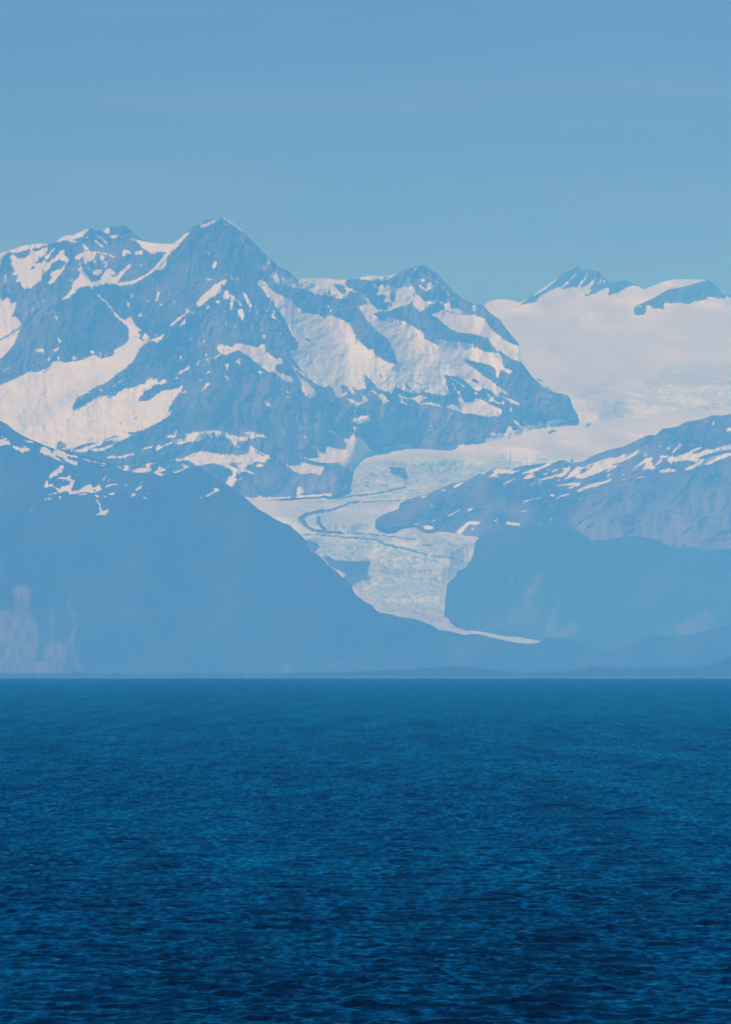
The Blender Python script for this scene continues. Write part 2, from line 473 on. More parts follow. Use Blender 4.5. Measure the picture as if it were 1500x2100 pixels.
+12 905,345 930,355 915,355
+12 710,195 730,197 720,202
+7 580,210 600,180 640,200 650,190 700,210 730,180 780,180 860,195 910,215 920,200 950,180 970,185 980,230 1030,280 1090,320 1125,345 1060,355 1060,385 1050,395 1100,420 1170,440 1210,470 1190,495 1150,490 1100,455 1050,410 1000,405 950,375 920,370 870,310 830,270 800,265 770,235 740,235 700,255 640,270 600,250
-7 600,205 640,230 660,250 630,235
-7 655,205 700,240 690,240
-7 870,210 905,245 885,235
+7 1070,295 1110,300 1125,340 1090,310
+7 1155,290 1200,350 1250,390 1340,470 1350,485 1260,420 1190,360
+7 1240,430 1290,480 1340,530 1390,590 1360,570 1390,600 1380,625 1350,625 1290,590 1275,540 1290,510 1260,470
+7 740,320 770,295 775,355 755,350
+7 650,345 680,345 665,395 655,380
+7 650,435 670,440 675,475 660,470 650,455
+7 915,405 940,400 955,415 930,430
+7 860,430 868,435 865,460
+7 1100,525 1130,555 1180,575 1160,580 1120,570
+7 1140,600 1185,625 1165,622
+7 450,595 460,550 500,505 530,500 500,530 470,560
+7 430,455 480,430 510,400 530,415 490,425 450,445
+7 435,465 460,475 440,485
+7 480,300 540,300 600,265 610,275 560,300 510,308 515,335
+7 485,255 505,255 490,300
+7 515,340 530,310 535,318
+7 540,340 550,350 545,352
+7 600,335 615,322 608,338
+7 410,350 440,310 450,315 415,365
+7 235,435 300,395 370,350 350,390 310,405 260,430
+7 350,410 370,400 362,412
+7 225,475 265,445 260,458
+7 270,285 285,285 280,320
+7 285,205 292,220 288,225
+7 985,655 1030,690 990,690 980,670
+7 285,590 320,565 335,575 300,588
+7 395,655 410,650 405,662
+7 370,720 382,712 376,724
+7 1280,915 1330,950 1300,945
+7 1145,735 1170,745 1160,746
+7 1265,862 1285,878 1275,876
+7 1350,850 1370,860 1362,862
+7 1235,808 1275,838 1260,832
+7 905,995 930,1000 920,1003
+7 690,545 702,543 698,550
+7 150,935 200,930 232,935 245,895 265,885 250,920 235,950 180,945
+11 940,375 1010,400 1000,380 1130,370 1060,400 1020,410 1130,400 1200,395 1190,370 1220,360 1370,345 1230,370 1240,400 1260,430 1300,405 1300,380 1330,400 1370,415 1310,430 1340,455 1380,450 1330,460 1330,485 1290,455 1240,430 1180,430 1100,455 1035,475 1010,435 1060,440 1100,425 1020,420
+11 1375,335 1430,320 1500,325 1500,340 1380,340
+11 1410,435 1500,415 1500,430 1420,440
+11 1125,312 1165,310 1150,317
+11 1370,385 1395,375 1385,388
+11 970,345 998,343 985,350
"""
SNOW['left_hill'] = """
+11 0,150 20,135 15,152
+11 0,170 60,150 40,180 75,170 80,210 40,205 0,225
+11 95,215 140,220 170,235 255,240 220,265 175,275 160,255 110,235
+11 175,190 195,215 235,235 200,235
+11 195,160 240,175 285,188 260,195 220,185
+11 325,265 350,220 400,240 430,270 450,240 510,260 560,285 630,300 655,318 600,310 560,300 540,310 600,340 635,345 640,378 580,365 540,340 500,310 440,290 480,320 530,360 480,340 430,310 400,290 370,295
-11 405,245 440,280 432,285
+11 660,310 740,340 820,355 880,360 860,368 800,355 740,350 700,335
+11 820,375 870,380 840,388
+11 830,412 880,415 850,420
+11 770,408 800,410 785,415
+11 785,368 805,366 795,373
+11 500,370 525,375 528,405 500,410 530,440 480,435 470,460 440,470 400,485 405,460 430,430 470,410
+11 365,565 375,505 390,505 395,535 445,525 440,545 490,570 500,555 560,540 580,530 570,505 530,490 480,490 450,488 500,475 540,475 575,445 580,480 615,510 600,545 580,575 600,590 650,580 700,550 740,530 770,560 830,535 830,580 780,600 700,600 640,605 590,615 560,620 570,595 520,590 480,605 370,628 430,608 480,595 440,555 400,555
-11 760,580 785,570 790,585 770,592
+11 845,565 880,540 930,530 1000,532 930,540 880,555
+11 1020,540 1050,530 1030,547
+11 830,510 850,480 885,465 860,490
+11 870,510 915,488 890,505
+11 1110,570 1140,560 1145,545 1165,545 1155,570 1120,590
+11 1070,635 1085,610 1110,615 1095,635
+11 1170,630 1190,640 1210,648 1180,650
+11 1115,522 1180,510 1150,523
+11 1130,662 1150,655 1140,668
+11 785,625 820,625 800,645
+11 855,620 880,630 860,640
+11 900,610 955,595 940,610 905,622
+11 985,570 1005,562 995,572
+11 780,655 805,665 825,710 835,750 870,750 895,735 880,775 840,785 775,780 820,770 820,720 800,680
+11 615,458 640,452 625,466
+11 655,465 684,458 670,470
+11 0,600 14,596 8,612
+11 265,702 290,695 285,704
+11 242,742 268,734 262,742
+11 288,672 304,673 296,680
+11 355,658 420,645 410,656 370,662
+11 450,642 515,630 500,640 470,646
+11 495,662 512,655 505,668
+11 620,615 720,608 700,620
+11 655,668 672,664 668,672
+11 975,725 992,716 985,730
+11 1210,607 1242,597 1230,608
+11 500,505 520,500 515,512
+12 285,630 350,590 355,570 380,560 410,585 370,595 330,620 300,635
+12 228,637 258,632 240,641
"""
SNOW['right_mountain'] = """
+14 385,205 440,175 460,150 430,140 480,128 560,128 620,125 580,145 640,140 670,135 640,155 560,175 590,160 540,165 500,160 450,185 490,175 490,190 470,190 420,190
+14 340,165 400,140 450,122 400,150 360,172
+14 670,165 720,145 800,120 850,105 890,75 940,75 900,105 830,135 760,155 690,168
+14 690,205 720,180 780,155 770,180 800,185 780,195 720,208
+14 520,255 545,230 590,220 655,188 580,235 530,258
+14 640,218 690,205 660,218
+14 497,205 520,195 510,205
+14 815,215 850,205 900,195 960,175 980,190 1010,165 1040,140 1010,125 1060,115 1085,110 1070,150 1040,175 1000,195 960,195 930,195 870,220 820,250
+14 750,260 775,240 800,232 770,255
+14 860,170 890,155 895,165 865,178
+14 930,145 990,118 970,140 935,152
+14 890,128 915,126 905,136
+14 950,235 1005,205 990,222
+14 965,275 1000,255 1110,238 1170,242 1160,260 1080,290 1050,288 1100,260 1010,265
+14 895,302 935,286 925,296
+14 945,262 960,255 958,264
+14 1125,315 1180,280 1250,250 1340,230 1425,205 1410,225 1350,250 1300,270 1220,285 1160,315
+14 910,350 930,335 960,345 940,355
+14 945,375 1000,345 1060,325 1080,332 1030,350
+14 1140,372 1190,362 1160,376
+14 1262,345 1284,345 1272,352
+14 1365,302 1388,295 1375,306
+14 1215,362 1228,358 1222,364
+14 690,400 720,380 770,375 860,358 800,375 740,385 700,404
+14 625,492 680,475 720,460 715,470 660,487
+14 545,580 570,560 620,565 675,578 660,592 600,590
+14 915,537 935,532 925,544
+14 150,640 180,610 230,565 260,555 350,560 330,580 250,590 220,615 190,655 155,660
+14 235,455 270,445 285,460 260,478 245,475
-14 238,462 262,460 250,466
+14 60,515 110,495 150,470 190,445 150,480 110,505
+14 265,620 300,612 270,634
+14 355,600 370,594 362,604
+14 120,285 130,260 170,245 220,230 190,250 150,275
+14 25,295 50,300 100,280 70,305 40,312
+14 440,555 460,545 490,530 470,555
+14 430,585 445,578 440,588
+14 325,245 348,238 338,248
+14 350,257 400,235 380,248
+14 195,292 203,290 200,298
+14 20,655 48,655 30,664
+13 1060,350 1110,340 1090,360 1065,368
+13 1120,420 1165,430 1150,438
+13 1070,600 1110,585 1165,610 1140,625 1090,625
+13 1440,455 1475,450 1478,470
+13 1000,578 1080,565 1010,587
+13 1130,560 1190,535 1160,557
+13 1190,365 1210,362 1198,372
+10 130,1015 180,960 230,910 290,910 350,885 440,850 520,830 560,835 620,810 700,790 750,765 740,780 700,800 770,775 700,820 620,860 580,880 530,890 585,895 540,920 500,945 460,960 540,905 480,930 440,950 380,970 300,1000 250,1005 200,990
-10 260,945 280,925 330,912 300,950 265,965
-10 515,885 560,880 535,900
+10 0,1000 60,970 110,960 130,930 110,925 150,915 185,910 160,950 120,990 70,990 20,1005
+10 390,990 430,975 415,985
+10 680,945 700,915 760,870 800,840 785,797 805,797 800,840 860,830 845,870 880,925 860,930 820,925 775,935 800,875 740,905
+10 870,895 920,850 940,850 910,880 880,900
+10 910,820 960,815 990,825 940,835 915,840
+10 890,930 940,930 1010,920 1045,940 1010,955 930,960
+10 1020,795 1040,750 1090,715 1090,735 1050,775 1025,800
+10 970,850 1020,810 1030,830 1130,800 1200,760 1295,735 1240,765 1180,795 1230,800 1300,765 1350,770 1430,740 1500,722 1500,765 1400,785 1330,805 1260,830 1230,850 1300,840 1380,815 1450,800 1500,790 1500,815 1420,845 1340,880 1250,900 1170,930 1110,935 1170,900 1220,885 1200,870 1150,855 1070,865 1000,885
-10 1225,835 1260,820 1330,800 1380,800 1300,835 1240,850
+10 1130,745 1170,722 1160,735
+10 970,770 995,740 998,765
+10 905,755 915,735 928,728 920,745
+10 1345,570 1355,530 1368,530 1358,570
+10 1280,555 1302,533 1295,548
+10 1455,615 1480,590 1500,595 1500,615
+10 730,1000 800,980 790,995 745,1008
+10 790,750 818,723 808,742
+10 603,977 625,968 618,980
+10 580,1028 655,990 630,1012
+10 470,980 520,965 500,985 475,988
+10 1005,600 1020,598 1012,606
+10 1230,705 1243,703 1238,710
+10 1410,508 1420,506 1415,514
+10 1100,742 1115,738 1108,746
+10 890,640 930,625 910,632
"""
SNOW['icefield'] = """
-4 665,378 720,335 780,295 840,260 880,230 970,160 1000,115 1080,80 1145,40 1200,75 1240,75 1320,90 1360,140 1410,195 1500,170 @5 640,160 700,195 760,205 800,250 780,255 740,225 700,220 640,235 600,260 540,290 500,300 490,290 500,240 450,250 400,270 380,290 350,290 320,310 300,310 320,270 310,245 340,210 300,220 260,245 230,240 200,235 160,245 110,250 90,235 60,240 0,265 @4 860,290 820,310 800,345 770,360 700,375
+4 1065,188 1100,150 1138,98 1112,150 1080,182
+4 990,230 1030,200 1060,185 1065,205 1020,240
+4 1130,238 1160,195 1205,150 1225,105 1212,160 1180,205 1160,238
+4 1215,245 1240,200 1285,163 1265,210 1240,240 1255,260 1230,300 1210,290
+4 1305,220 1318,180 1348,153 1330,192
+4 1340,212 1368,168 1355,200
+4 1155,62 1195,92 1165,78
+4 780,293 850,255 960,162 970,175 880,250 790,305
+4 940,245 955,238 950,248
-5 705,445 705,405 740,380 800,355 870,320 930,285 1000,250 1070,235 1130,225 1200,205 1250,190 1300,176 1325,162 1385,215 1435,275 1455,295 1440,330 1390,325 1300,310 1295,340 1240,345 1190,350 1150,375 1110,370 1060,360 1000,370 960,365 940,380 950,418 900,410 870,415 830,385 800,390 805,430 790,455 740,465 715,460
-5 1450,290 1480,285 1500,290 1500,325 1460,310
+5 740,390 770,385 760,400
+5 1095,355 1110,365 1100,374
+5 1165,270 1180,268 1172,276
-9 1085,630 1130,607 1180,603 1150,620 1100,640
-9 975,170 1020,188 1075,212 1020,202
-9 1040,232 1100,260 1150,300 1100,278
-9 1135,230 1182,258 1160,250
-9 1240,520 1300,530 1280,542
-9 1410,575 1440,540 1448,565 1430,580
-9 1270,865 1290,845 1300,870
-9 1050,850 1065,830 1080,860
-13 790,110 850,115 920,118 935,160 950,215 920,215 880,190 830,180 800,140
-13 800,80 840,85 835,95 805,90
-13 935,242 990,238 960,254
+13 860,150 910,148 900,158
+13 850,172 890,172 880,180
-13 120,700 200,735 225,770 190,805 160,770
-16 105,110 150,130 200,220 270,290 330,350 420,430 500,480 470,510 380,450 240,340 100,230
-16 250,240 300,240 350,275 500,285 650,280 630,330 610,380 640,430 560,450 500,480 480,490 400,440 440,380 380,360 300,320
-13 1380,870 1400,868 1400,890 1375,885
-13 1075,745 1140,745 1135,760 1080,758
"""
TONE = {}      # pale bare ground: landslide scars, cliffs, gravel
TONE['left_hill'] = """
+19 100,300 180,280 250,290 270,320 240,400 225,500 270,540 310,600 315,680 310,780 290,880 270,1000 0,1000 0,490 60,480 110,520 125,400 100,340
+19 415,470 450,470 438,560 435,760 500,750 530,790 555,830 540,880 500,960 520,1000 340,1000 330,950 400,900 350,880 350,820 380,740 385,790 415,770 420,560
+19 560,490 615,490 605,570 590,570
+19 540,740 600,660 615,570 622,570 622,660 600,720 610,800 640,900 668,950 650,985 620,940 600,850 590,760 550,770 545,830 535,830
+19 582,330 592,330 575,400 562,480 553,480 566,390
+19 300,800 330,740 340,760 320,820 310,860 295,860
+19 280,900 520,900 520,1000 280,1000
-19 345,970 410,905 370,960 350,985
+16 300,1120 360,1110 420,1090 370,1130 345,1170 310,1165
~17 270,830 330,750 560,700 590,770 520,830 380,870 280,860
+20 1115,925 1150,930 1200,980 1120,975
+20 370,165 385,180 378,205
"""
TONE['right_mountain'] = """
+15 280,430 440,410 470,600 680,560 820,480 920,440 1080,440 1200,350 1350,280 1420,260 1500,260 1500,800 1400,840 1250,800 1030,790 900,735 700,700 450,730 350,725 230,630 180,560
+15 640,300 700,300 680,500 650,480
"""
TONE['lower_hill'] = """
*17 1075,130 1050,200 1035,280 990,340 960,420 900,520 870,500 870,430 940,310 1000,210
*17 920,320 890,380 850,410 870,370
*17 1220,335 1200,420 1165,480 1140,560 1100,620 1200,700 1060,690 1060,640 1120,560 1160,450 1200,370
~17 700,380 690,420 600,470 540,600 530,650 500,640 560,540 620,440
~17 850,450 960,480 1000,400 1030,390 1000,560 960,590 850,600 700,640 560,640 600,560 720,500
*18 0,560 60,470 50,600 100,640 200,590 260,590 220,680 180,700 50,700 0,690
*18 1060,650 1120,690 1180,680 1300,640 1360,580 1330,510 1300,470 1280,500 1200,540 1050,600 1010,640
"""
TONE['massif'] = """
+1 180,870 250,760 330,660 300,780 250,860 200,900
+2 930,440 990,400 1060,470 1010,520 940,500
+7 1040,690 1060,700 1070,800 1130,890 1190,960 1120,900 1050,830
+7 1240,980 1300,960 1330,1010 1300,1080 1260,1060
+7 700,50 760,60 750,180 700,190
+7 400,60 460,80 480,180 420,200
+8 680,420 780,420 860,500 840,700 760,740 700,700 720,560
+8 1000,400 1250,420 1400,480 1350,700 1300,740 1280,560 1100,500
+9 1000,280 1200,330 1270,380 1240,480 1100,500 1000,400
+9 350,560 420,600 400,720 340,720
+12 950,480 1100,440 1350,440 1420,560 1300,600 1100,600 1000,560
"""
ICE = """
.5 4 430,440 520,460 640,520 760,580 880,620 960,660 1060,740 980,740 900,680 800,660 700,610 600,600 560,560 500,500
.5 10 150,240 300,270 450,290 600,310 800,360 900,420 700,500 560,530 350,560 340,480 300,380 250,320
.6 10 800,170 1000,110 1200,110 1500,110 1500,470 1350,480 1000,440 880,390 750,250
.5 5 900,900 1500,890 1500,1200 850,1200
.25 5 330,620 500,620 950,640 950,720 700,700 500,690
.2 5 260,830 460,840 300,950 180,900
.5 0 600,1015 900,1000 900,1290 560,1060
.9 0 640,975 680,960 850,935 1000,942 1130,937 1225,932 1200,950 1000,1000 900,1010 850,1025 700,1030 660,1045 690,1075 780,1088 980,1100 980,1140 920,1200 915,1240 880,1238 760,1235 700,1160 640,1130 625,1105 800,1120 900,1140 700,1100 640,1080 650,1050
.6 0 760,1240 915,1240 925,1290 900,1292 800,1262
"""
ICE_M = """
.25 3 0,500 150,560 400,700 600,850 900,900 1300,950 1300,1100 900,1050 500,1050 200,1000 0,750
.25 3 700,600 900,680 1200,800 1400,850 1300,950 1000,850
.35 6 100,750 400,680 700,450 950,400 900,480 600,640 450,800 300,850 150,880
.9 8 350,880 840,850 840,1000 700,1080 400,1110
"""
DIRT = """
.55 16 250,100 160,90 120,100 110,200 160,230 250,270 300,340 400,400 480,430 440,380 350,290 300,230 200,190
.5 16 620,300 700,320 680,420 600,420
.3 16 680,280 1400,280 1350,380 1280,450 600,400 640,320
.45 16 500,480 640,600 1200,640 1250,700 1320,780 1500,880 1300,880 900,760 700,720 560,600
.4 16 840,620 1160,620 1180,720 900,700
.55 17 540,640 800,670 900,760 700,730 540,700
.6 16 400,340 640,360 640,480 560,540 480,500
.3 17 540,640 1080,700 1080,780 800,770 540,700
.35 13 640,60 720,60 700,150 640,140
.3 13 1080,700 1200,690 1400,760 1380,850 1200,840 1050,790
.25 13 880,600 1090,610 1080,680 900,650
.25 0 690,945 800,940 860,960 800,1000 730,1010
"""
MORAINE = [   # (sheet, line, width, dash)
    (13, "960,375 900,385 700,392 540,400", 1.6, -.4),
    (13, "540,400 460,405 430,425 340,455 300,468", 3.4, -.5),
    (13, "300,468 200,480 120,500 60,530 90,560 120,600 170,630", 5.0, 0),
    (13, "170,630 280,645 400,652", 4.0, 0),
    (13, "400,652 540,655 640,662 700,670 900,690 1000,705", 2.0, -.25),
    (13, "215,515 215,560 240,600 280,635", 3.6, -.35),
    (13, "85,665 200,665 400,685 600,700 720,715", 2.0, 0),
    (13, "720,715 750,745 900,775 1000,800 1050,815", 3.0, 0),
    (13, "1050,815 1100,830 1200,850 1320,858", 1.8, -.4),
    (13, "280,372 420,362 540,345 640,335 720,318 790,310 840,295 930,275", 2.2, .0),
    (13, "640,965 800,960 1000,960 1200,965", 1.0, -.1),
    (6, "250,940 350,900 450,840 560,780", 1.6, 0),
]
# ------------------------------------------------------------------ materials
def mat(name):
    m = bpy.data.materials.new(name); m.use_nodes = True
    nt = m.node_tree
    for n in list(nt.nodes): nt.nodes.remove(n)
    out = nt.nodes.new('ShaderNodeOutputMaterial')
    return m, nt, out

def N(nt, kind, **kw):
    n = nt.nodes.new(kind)
    for k, v in kw.items(): setattr(n, k, v)
    return n

def maprange(nt, src, a, b, c, d):
    n = N(nt, 'ShaderNodeMapRange')
    n.inputs[1].default_value = a; n.inputs[2].default_value = b; n.inputs[3].default_value = c; n.inputs[4].default_value = d
    nt.links.new(src, n.inputs[0])
    return n.outputs[0]

def mixc(nt, fac, a, b):
    n = N(nt, 'ShaderNodeMix', data_type='RGBA')
    if isinstance(fac, float): n.inputs['Factor'].default_value = fac
    else: nt.links.new(fac, n.inputs['Factor'])
    for key, val in (('A', a), ('B', b)):
        if isinstance(val, tuple): n.inputs[key].default_value = (*val, 1)
        else: nt.links.new(val, n.inputs[key])
    return n.outputs['Result']

def attr(nt, name):
    return N(nt, 'ShaderNodeAttribute', attribute_name=name).outputs['Fac']

def wnoise(nt, scale, detail=4.0, stretch=(1, 1, 1)):
    g = N(nt, 'ShaderNodeNewGeometry')
    mp = N(nt, 'ShaderNodeMapping'); mp.inputs['Scale'].default_value = stretch
    nz = N(nt, 'ShaderNodeTexNoise'); nz.inputs['Scale'].default_value = scale; nz.inputs['Detail'].default_value = detail
    nt.links.new(g.outputs['Position'], mp.inputs['Vector']); nt.links.new(mp.outputs[0], nz.inputs['Vector'])
    return nz.outputs['Fac']

def terrain_material(name, dark, light, pale, snow=(0.68, 0.80, 0.97), ice=(0.48, 0.66, 0.80), ice_dark=(0.15, 0.28, 0.44)):
    m, nt, out = mat(name)
    b = N(nt, 'ShaderNodeBsdfDiffuse')
    rock = mixc(nt, maprange(nt, wnoise(nt, 1 / 260, 6, (1, .5, 1.0)), .42, .68, 0, 1), dark, light)
    rock = mixc(nt, maprange(nt, wnoise(nt, 1 / 38, 5, (1, .5, .3)), .46, .70, 0, .7), rock, light)
    rock = mixc(nt, attr(nt, 'tone'), rock, pale)
    icef = attr(nt, 'ice')
    sn = mixc(nt, maprange(nt, wnoise(nt, 1 / 420, 5, (1, .3, 2.0)), .40, .65, 0, .8), snow, tuple(c * .88 for c in snow))
    icec = mixc(nt, maprange(nt, wnoise(nt, 1 / 26, 5, (1, .5, 1.5)), .40, .62, 0, 1), ice, ice_dark)
    icec = mixc(nt, maprange(nt, wnoise(nt, 1 / 90, 4, (1, .3, 1.5)), .50, .66, 0, .75), icec, snow)
    sn = mixc(nt, icef, sn, icec)
    sn = mixc(nt, attr(nt, 'dirt'), sn, (.17, .17, .20))
    # ragged snow edge
    ma = N(nt, 'ShaderNodeMath', operation='ADD')
    nt.links.new(attr(nt, 'snow'), ma.inputs[0])
    nt.links.new(maprange(nt, wnoise(nt, 1 / 12, 3), .3, .7, -.25, .25), ma.inputs[1])
    col = mixc(nt, maprange(nt, ma.outputs[0], .38, .62, 0, 1), rock, sn)
    nt.links.new(col, b.inputs['Color'])
    nt.links.new(b.outputs[0], out.inputs['Surface'])
    return m

ROCK = terrain_material('rock_and_snow', (0.008, 0.013, 0.018), (0.13, 0.105, 0.095), (0.24, 0.20, 0.18))
WOODED = terrain_material('wooded_slope', (0.016, 0.028, 0.018), (0.04, 0.055, 0.035), (0.22, 0.195, 0.18), snow=(0.66, 0.74, 0.86))
ICEFIELD = terrain_material('glacier_ice', (0.03, 0.038, 0.038), (0.08, 0.075, 0.07), (0.2, 0.18, 0.17), snow=(0.64, 0.76, 0.95))

# ------------------------------------------------------------------ terrain sheets
def line(pts):
    P = np.array([tuple(map(float, p.split(','))) for p in pts.split()])
    return lambda u: np.interp(u, P[:, 0], P[:, 1])

def polyline(s, tile=0): return np.array(parse(s, tile))

def dist_to(P, U, V):
    d = np.full(U.shape, 1e9)
    for a, b in zip(P[:-1], P[1:]):
        ab = b - a; L = (ab ** 2).sum()
        t = np.clip(((U - a[0]) * ab[0] + (V - a[1]) * ab[1]) / L, 0, 1)
        d = np.minimum(d, np.hypot(U - a[0] - t * ab[0], V - a[1] - t * ab[1]))
    return d

def paint(spec, base, soft):
    cv = canvas(base)
    for ln in spec.strip().splitlines():
        head, pts = ln.split(' ', 1)
        fill(cv, parse(pts, int(head[1:])), {'+': 1.0, '-': 0.0, '~': .3, '*': .6}[head[0]])
    return blur(cv, soft)

def paint_values(spec, soft):
    cv = canvas(0)
    for ln in spec.strip().splitlines():
        val, tile, pts = ln.split(' ', 2)
        fill(cv, parse(pts, int(tile)), float(val))
    return blur(cv, soft)

def smooth_rows(A, r):
    """smooth along u (axis 0)"""
    p = np.pad(A, ((r + 1, r), (0, 0)), mode='edge'); c = np.cumsum(p, 0); n = A.shape[0]
    return (c[2 * r + 1:2 * r + 1 + n] - c[:n]) / (2 * r + 1)

def smooth_cols(A, r): return smooth_rows(A.T, r).T

def place(U, V, D):
    """sight-line angles and distance -> a point of the terrain"""
    return np.stack([(U - 750.0) / F * D, D, EYE + (VH - V) / F * D], -1)

def sheet(name, u, top, bottom, rows, depth, attrs, material, label, back=(8, 250.0, 0.8), kind='structure'):
    """one terrain body: the slope that faces the sea, its crest, and the far side falling away behind it"""
    T = np.linspace(0, 1, rows)
    U = np.repeat(u[:, None], rows, 1)
    vt = top(u); vb = bottom(u)
    vb = np.maximum(vb, vt + 2)
    V = vb[:, None] + (vt - vb)[:, None] * T[None, :]
    D = depth(U, V, T)
    A = {k: f(U, V) for k, f in attrs.items()}
    P = place(U, V, D)
    nb, step, fall = back
    Pb = []
    last = P[:, -1, :]
    for k in range(1, nb + 1):
        q = last.copy(); q[:, 1] += step * k ; q[:, 2] -= step * k * fall * (0.45 + 0.55 * k / nb)
        q[:, 0] += 0
        Pb.append(q[:, None, :])
    P = np.concatenate([P] + Pb, 1)
    rr = rows + nb
    n = len(u)
    idx = np.arange(n * rr).reshape(n, rr)
    quads = np.stack([idx[:-1, :-1], idx[1:, :-1], idx[1:, 1:], idx[:-1, 1:]], -1).reshape(-1, 4)
    me = bpy.data.meshes.new(name)
    nv = n * rr; nq = len(quads)
    me.vertices.add(nv); me.vertices.foreach_set('co', P.reshape(-1).astype(np.float32))
    me.loops.add(nq * 4); me.loops.foreach_set('vertex_index', quads.reshape(-1).astype(np.int32))
    me.polygons.add(nq); me.polygons.foreach_set('loop_start', np.arange(0, nq * 4, 4, dtype=np.int32))
    me.polygons.foreach_set('use_smooth', np.ones(nq, bool))
    for k, a in A.items():
        full = np.concatenate([a, np.repeat(a[:, -1:], nb, 1)], 1).reshape(-1).astype(np.float32)
        at = me.attributes.new(k, 'FLOAT', 'POINT'); at.data.foreach_set('value', full)
    me.update(calc_edges=True)
    me.materials.append(material)
    o = bpy.data.objects.new(name, me); C.objects.link(o)
    o['kind'] = kind; o['label'] = label
    return o

# distance of the icefield and glacier surface by sight-line row
_av = np.array([540, 600, 650, 700, 760, 800, 860, 900, 960, 1030, 1080, 1150, 1290, 1303, 1325.])
_ad = np.array([52.9, 52.1, 51.1, 49.7, 47.8, 46.9, 46.2, 45.7, 44.8, 43.5, 42.7, 42.0, 40.7, 40.2, 39.6]) * 1000
_vv = np.linspace(540, 1325, 400)
_dd = np.interp(_vv, _av, _ad)
for _ in range(14): _dd[3:-3] = np.convolve(_dd, np.ones(7) / 7, 'valid')
def D_ice(v): return np.interp(v, _vv, _dd)

def wob(amp, s, seed):
    return lambda u: amp * fbm(u / s, u * 0 + seed, 4, seed)

def with_snow(cv, near=None):
    def f(U, V):
        du = 1.5 * noise(U / 6, V / 6, 71) + 1.1 * noise(U / 2.4, V / 2.4, 72)
        dv = 1.1 * noise(U / 6, V / 6, 73) + .9 * noise(U / 2.4, V / 2.4, 74)
        a = sample(cv, U + du, V + dv)
        if near is not None:      # scattered remnants round the patches, and ledges melting out inside their rims
            n = np.clip(sample(near, U, V) * 2.2, 0, 1)
            k = noise(U / 3.4 + V / 11, V / 4.2, 75) + .5 * noise(U / 9, V / 9, 76)
            a = a + n * np.clip((k - .50) * 4, 0, .9)
            k2 = noise(U / 4.4 - V / 9, V / 3.4, 77)
            a = a - np.clip((.8 - sample(near, U, V)) * 3, 0, 1) * np.clip((k2 - .46) * 4, 0, .9)
        return a
    return f

def zero(U, V): return np.zeros(U.shape)

# ---- icefield
cv_if = canvas(1.0)
for ln in SNOW['icefield'].strip().splitlines():
    head, pts = ln.split(' ', 1)
    fill(cv_if, parse(pts, int(head[1:])), 1.0 if head[0] == '+' else 0.0)
for tile, pts, w, dash in MORAINE:
    stroke(cv_if, parse(pts, tile), w * 1.25, 0.0, dash)
rocky_if = blur(1 - cv_if, 3)
cv_dirt = paint_values(DIRT, 5)
cv_ice = paint_values(ICE, 26)

top_if = line("-300,640 480,640 960,640 985,632 994,625 1005,617 1025,613 1050,615 1058,618 1066,621 1080,613 1095,604 1125,583 1142,571 1150,562 1170,554 1186,544 1200,552 1210,552 1227,556 1237,567 1252,581 1275,575 1285,575 1300,581 1315,586 1324,592 1340,586 1365,576 1390,572 1425,573 1450,573 1455,573 1470,586 1482,600 1487,604 1495,603 1500,604 1600,600 1800,585")
bot_if = line("400,1330 1800,1330")
def depth_if(U, V, T):
    D = D_ice(V)
    D = D + np.clip((1280 - V) / 60, 0, 1) * 500 * noise(U / 240, V / 90, 5) + 160 * noise(U / 90, V / 30, 6)
    ice = sample(blur(cv_ice, 4), U, V); rk = sample(rocky_if, U, V)
    top = np.clip((660 - V) / 60, 0, 1)
    rough = 17 * fbm(U / 6, V / 4.5, 3, 8) + 8 * ridged(U / 4.2, V / 3, 2, 9)
    band = 80 * ridged(U / 70, V / 7 + .6 * noise(U / 60, V / 30, 4), 2, 12)
    isband = np.clip((U - 1130) / 120, 0, 1) * np.clip((V - 700) / 60, 0, 1) * np.clip((900 - V) / 40, 0, 1)
    D = D + rough * ice * (1 - .4 * isband) + band * (isband * .55 * np.clip(ice * 3, 0, 1))
    # the nunataks stand up out of the snow
    D = D - top * 260 * ridged(U / 26 + V / 60, V / 45, 4, 15) * rk
    D = D + 115 * fbm(U / 110, V / 28, 5, 16, .45) + 15 * fbm(U / 16, V / 4.5, 3, 17)
    step = 4.0 * np.arange(D.shape[1])[None, :]            # the ice never folds back under itself
    D = np.maximum.accumulate(D - step, axis=1) + step
    D = D + 1500 * np.clip((U - 990) / 100, 0, 1) * np.clip((V - 960) / 60, 0, 1) * np.clip((1290 - V) / 30, 0, 1)
    D = D + 1500 * np.clip((U - 1118) / 14, 0, 1) * np.clip((V - 1230) / 60, 0, 1)
    D = D + np.interp(U, [965, 987, 1012, 1040, 1062, 1116], [0, 100, 210, 390, 445, 480]) * np.clip((V - 1270) / 20, 0, 1)
    return D
u_if = np.concatenate([np.arange(470, 1520, 2.2), np.arange(1520, 1800, 6.0)])
sheet('icefield', u_if, lambda u: top_if(u) + .5 * noise(u / 5, u * 0, 3), bot_if, 400, depth_if,
      {'snow': with_snow(cv_if), 'ice': lambda U, V: sample(cv_ice, U, V), 'tone': zero,
       'dirt': lambda U, V: np.clip(sample(cv_dirt, U, V) * (1 + 1.2 * fbm(U / 8, V / 5, 4, 95)), 0, 1)}, ICEFIELD,
      'broad pale icefield with a crevassed glacier tongue winding down between the mountains', back=(6, 300.0, .6))

